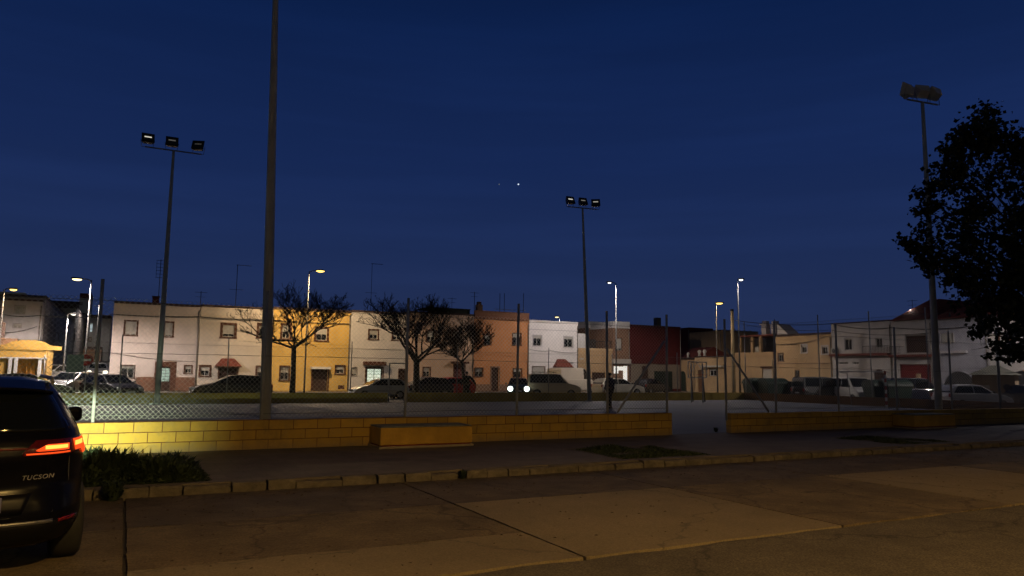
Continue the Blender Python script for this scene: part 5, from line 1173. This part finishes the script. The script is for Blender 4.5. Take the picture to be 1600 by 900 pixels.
def near_car():
    root = empty('dark_suv', Vector((-4.29, 5.95, -.12)), math.radians(36), 'dark blue car cut by the left edge with its red tail lamp lit', 'car')
    pm = mat('midnight_paint', (.003, .003, .006), rough=.24, metal=.0, var=0, coat=0, spec=.13)
    b = MB(); N = 128; zs = [r[0] for r in TAB]; zz = []
    for a, c in zip(zs, zs[1:]): zz += [a+(c-a)*k/3 for k in range(3)]
    zz.append(zs[-1]); vs = []
    for z in zz:
        w_ = tab(z)[0]
        for i in range(N):
            p = outline(z, 2*PI*i/N); q = min(1, abs(p.x)/w_)
            if p.y < 2.2: p.y += .05*q*q*max(0, 1-(p.y-tab(z)[1])/.6) if p.y < tab(z)[1]+.6 else 0
            vs.append(p)
    M_ = len(zz); fs = [(j*N+i, j*N+(i+1) % N, (j+1)*N+(i+1) % N, (j+1)*N+i) for j in range(M_-1) for i in range(N)]
    b.add(vs, fs+[tuple(range(N))[::-1], tuple(range((M_-1)*N, M_*N))], 0, True)
    body = b.build('body', pm, root)
    cuts = []
    for y in (.86, 3.62):
        for s in (-1, 1):
            c = MB(); c.lathe((s*.86, y, .34), [(.001, -.28), (.39, -.28), (.39, .28), (.001, .28)], 32, axis='x'); co_ = c.build('cut', M_plast, root); cuts.append(co_)
            md = body.modifiers.new('arch', 'BOOLEAN'); md.operation = 'DIFFERENCE'; md.object = co_; md.solver = 'EXACT'
    bpy.context.view_layer.update(); dg = bpy.context.evaluated_depsgraph_get(); me = bpy.data.meshes.new_from_object(body.evaluated_get(dg)); body.modifiers.clear(); body.data = me
    for c in cuts: bpy.data.objects.remove(c)
    rng = lambda a, c, n: [a+(c-a)*i/n for i in range(n+1)]
    g = patch('rear_window', rng(1.185, 1.50, 10), lambda z: (-(tab(z)[0]*.86), tab(z)[0]*.86), mat('suv_glass', (.004, .005, .007), rough=.04, var=0, spec=.4), root, .006)
    patch('tailgate_trim', rng(1.045, 1.06, 1), lambda z: (-.42, .42), mat('light_bar', (.08, .01, .01), rough=.15, var=0), root, .008)
    patch('rear_bumper', rng(.27, .46, 5), lambda z: (-tab(z)[0]*.9, tab(z)[0]*.9), mat('suv_plastic', (.006, .006, .007), rough=.5, var=0, spec=.15), root, .012)
    patch('skid_strip', rng(.445, .475, 2), lambda z: (-.62, .62), mat('dull_silver', (.18, .18, .2), rough=.35, metal=.6, var=0), root, .022)
    patch('number_plate_recess', rng(.53, .69, 3), lambda z: (-.40-.4*(z-.53), .40+.4*(z-.53)), mat('recess_paint', (.004, .004, .007), rough=.4, var=0, spec=.15), root, .003)
    patch('number_plate', rng(.56, .67, 2), lambda z: (-.26, .26), mat('plate_dim', (.16, .16, .3), rough=.5, var=.05), root, .014)
    for s in (-1, 1):
        sg = lambda a, c: (a, c) if s > 0 else (-c, -a)
        lamp_h = patch('tail_lamp', rng(.99, 1.115, 8), lambda z: sg(.37+.9*abs(z-1.01), min(.90, tab(z)[0]*.985)), mat('lamp_cover', (.06, .004, .004), rough=.12, var=0), root, .010, 20)
        e1 = mat('tail_glow_red', (.5, .02, .01), var=0, emit=(1, .09, .012), es=1.0); e2 = mat('tail_glow_hot', (.8, .2, .05), var=0, emit=(1, .5, .07), es=1.7)
        patch('glow_panel', rng(1.025, 1.075, 6), lambda z: sg(.46+2.2*abs(z-1.035), .71), e1, lamp_h, .018, 16)
        patch('glow_bar', rng(1.04, 1.066, 3), lambda z: sg(.53, .695), e2, lamp_h, .022, 10)
        patch('glow_bar', rng(1.0, 1.012, 2), lambda z: sg(.40, .72), e1, lamp_h, .018, 12)
        patch('outer_glow_panel', rng(1.01, 1.105, 6), lambda z: sg(.74+.25*(1.105-z), .875-(z-1.01)*.3), e1, lamp_h, .018, 12)
        patch('outer_glow_bar', rng(1.05, 1.085, 3), lambda z: sg(.755, .83), e2, lamp_h, .023, 8)
        patch('outer_glow_claw', rng(.965, 1.01, 4), lambda z: sg(.82+.5*(1.01-z), .885), e1, lamp_h, .018, 8)
        patch('reflector', rng(.44, .47, 2), lambda z: sg(.66, .80), mat('reflector_red', (.15, .01, .01), rough=.2, var=0), root, .018, 8)
        # side windows as patches on the flanks
        b2 = MB()
        for (ya, yb) in ((.62, 1.0), (1.05, 1.95), (2.02, 2.95)):
            q = []
            for (z, k) in ((1.20, 0), (1.49, 1)):
                w_, yr, yf, n = tab(z); lo, hi = yr+.28, yf-.22
                y0, y1 = max(ya, lo), min(yb, hi)
                for y in ((y0, y1) if k == 0 else (y1, y0)):
                    yc, ly = (yr+yf)/2, (yf-yr)/2; q.append((s*(w_*(1-(abs(y-yc)/ly)**n)**(1/n)+.008), y, z))
            b2.face(q)
        b2.build('side_windows', M_cglass, root)
        # roof rail, mirror, door handles
        MB().tube([(s*.60, .72, 1.585), (s*.60, .85, 1.63), (s*.60, 2.1, 1.64), (s*.58, 2.35, 1.58)], .017, 8).build('roof_rail', mat('dull_silver', (.3, .3, .32)), root)
        MB().box(min(s*.93, s*1.10), max(s*.93, s*1.10), 2.88, 3.05, 1.10, 1.27).build('mirror', pm, root, bevel=.05)
        MB().tube([(s*.88, 2.95, 1.04), (s*.98, 2.95, 1.14)], .03, 6).build('mirror_arm', M_plast, root)
        for y in (1.35, 2.35): MB().box(min(s*.93, s*.955), max(s*.93, s*.955), y, y+.2, .90, .93).build('door_handle', pm, root, bevel=.01)
        for y in (.86, 3.62):
            w_ = MB(); w_.lathe((s*.80, y, .34), [(.22, -.11), (.32, -.115), (.345, -.08), (.35, 0), (.345, .08), (.32, .115), (.22, .11)], 36, axis='x'); wo = w_.build('wheel', M_tyre, root)
            w_ = MB(); w_.lathe((s*.80, y, .34), [(.001, s*.06), (.06, s*.07), (.07, s*.03), (.2, s*.04), (.225, s*.1), (.225, -s*.1)], 30, axis='x')
            for i in range(5):
                t = 2*PI*i/5; w_.tube([(s*.87, y+.05*math.cos(t), .34+.05*math.sin(t)), (s*.89, y+.21*math.cos(t), .34+.21*math.sin(t))], .025, 6)
            w_.build('rim', M_rim, wo)
        # headlamp with an unseen plate added above it to cut the beam
        hl = MB(); hl.box(min(s*.52, s*.80), max(s*.52, s*.80), 4.30, 4.52, .66, .84); ho = hl.build('headlight', M_plast, root, bevel=.01)
        MB().box(min(s*.50, s*.82), max(s*.50, s*.82), 4.522, 4.60, .800, .808).build('beam_cutoff_plate', M_plast, ho)
        MB().lathe((s*.66, 4.524, .76), [(.001, .004), (.03, .003), (.035, 0)], 16, axis='y').build('headlight_lens', M_hl, ho)
        light('headlight_beam', root, (s*.66, 4.53, .793), HEAD, (.84, 1, .62), .0025, spot=math.radians(94), blend=1.0, aim=(0, 1, -.02))
    # spoiler
    b = MB(); vs = []
    for x in [-.6+1.2*i/16 for i in range(17)]:
        p = rear_pt(x, 1.50); e = .04*(abs(x)/.6)**3
        vs += [(x, p.y-.10+e, 1.555-e), (x, p.y+.25, 1.625-e), (x, p.y+.25, 1.58-e), (x, p.y-.09+e, 1.53-e)]
    fs = [(i*4+k, (i+1)*4+k, (i+1)*4+(k+1) % 4, i*4+(k+1) % 4) for i in range(16) for k in range(4)]+[(0, 1, 2, 3), (67, 66, 65, 64)]
    b.add(vs, fs); b.build('spoiler', pm, root, bevel=.008)
    # tailgate seams and lettering
    b = MB()
    def seam(pts):
        P = []
        for (x, z) in pts: n = rear_norm(x, z); P.append(rear_pt(x, z)+n*.001)
        b.tube(P, .004, 5)
    for s in (-1, 1): seam([(s*x, z) for x, z in ((.60, 1.5), (.72, 1.32), (.79, 1.18), (.79, 1.14), (.73, 1.12), (.73, .98), (.74, .74), (.62, .53), (.3, .51), (0, .51))])
    b.build('tailgate_seam', M_dark, root)
    cu = bpy.data.curves.new('lettering', 'FONT'); cu.body = 'TUCSON'; cu.size = .052; cu.extrude = .003; cu.space_character = 1.15; cu.align_x = 'CENTER'; cu.shear = .2
    to = bpy.data.objects.new('tmp', cu); COL.objects.link(to); bpy.context.view_layer.update(); me = bpy.data.meshes.new_from_object(to.evaluated_get(bpy.context.evaluated_depsgraph_get())); bpy.data.objects.remove(to)
    cxx = .50; zc = .80
    for v in me.vertices:
        x = cxx+v.co.x; z = zc+v.co.y; n = rear_norm(x, z); p = rear_pt(x, z)+n*(.004+v.co.z); v.co = p
    me.name = 'lettering'; me.materials.clear(); me.materials.append(mat('chrome_letter', (.3, .3, .31), rough=.4, metal=.3, var=0)); o = bpy.data.objects.new('lettering', me); COL.objects.link(o); o.parent = root
HEAD = 1900
near_car()

# ---------------------------------------------------------------- stars
for (px, py, r_, es, lb) in ((810, 288, 2.6, 1.1, 'bright bluish star in the middle of the sky'), (780, 288, 2.2, .13, 'faint star just left of the bright one')):
    d = ray(px, py).normalized(); c = CAM+d*2600
    b = MB(); b.lathe((0, 0, 0), [(r_*math.sin(PI*i/8)+.001, r_*math.cos(PI*i/8)) for i in range(9)], 12)
    b.build('star', mat('star_%d' % px, (0, 0, 0), var=0, emit=(.72, .85, 1), es=es), loc=c, label=lb, cat='star')
# small litter on the pavement and the court
def litter(px, py, z, label, m=None, k=.05):
    p = hit(px, py, Vector((0, 0, z)), Vector((0, 0, 1))); b = MB(); rn = random.Random(px)
    ring = [(k*rn.uniform(.6, 1.2)*math.cos(t), k*rn.uniform(.6, 1.2)*math.sin(t)) for t in [2*PI*i/7 for i in range(7)]]
    b.add([(x, y, .002) for x, y in ring]+[(x*.7, y*.7, .012+.012*rn.random()) for x, y in ring], [(i, (i+1) % 7, 7+(i+1) % 7, 7+i) for i in range(7)]+[tuple(range(7, 14))])
    b.build('litter', m or M_white, loc=p, label=label, cat='litter')
litter(904, 731, -.12, 'white scrap of litter at the kerb left of the middle grass patch')
litter(1003, 673, 0, 'white scrap by the foot of the yellow wall near the gap')
litter(702, 638, .006, 'dark lump of litter lying on the court', M_dark, .1)
for k in list(bpy.data.objects):
    for key in ('_w', '_h'):
        if key in k: del k[key]

# dead leaves and grit lying about the car park
rn = random.Random(99); b = MB()
for i in range(1500):
    u = rn.uniform(-3, 20); v = 11.38-abs(rn.gauss(0, 1.0)) if rn.random() < .6 else rn.uniform(6.2, 11.4)
    if v < 2: continue
    s = rn.uniform(.008, .028); a = rn.uniform(0, 6.28); z = -.118+.002
    c_, s_ = math.cos(a)*s, math.sin(a)*s
    b.face([(u-c_, v-s_, z), (u+s_*.5, v-c_*.5, z+.006), (u+c_, v+s_, z+.002), (u-s_*.5, v+c_*.5, z+.01)])
b.build('dead_leaves', mat('dead_leaf', (.10, .065, .03), var=.5, scale=30), loc=(0, 0, 0), rz=A, kind='stuff', label='dead leaves and grit scattered along the kerb and the concrete slabs', cat='leaf litter')
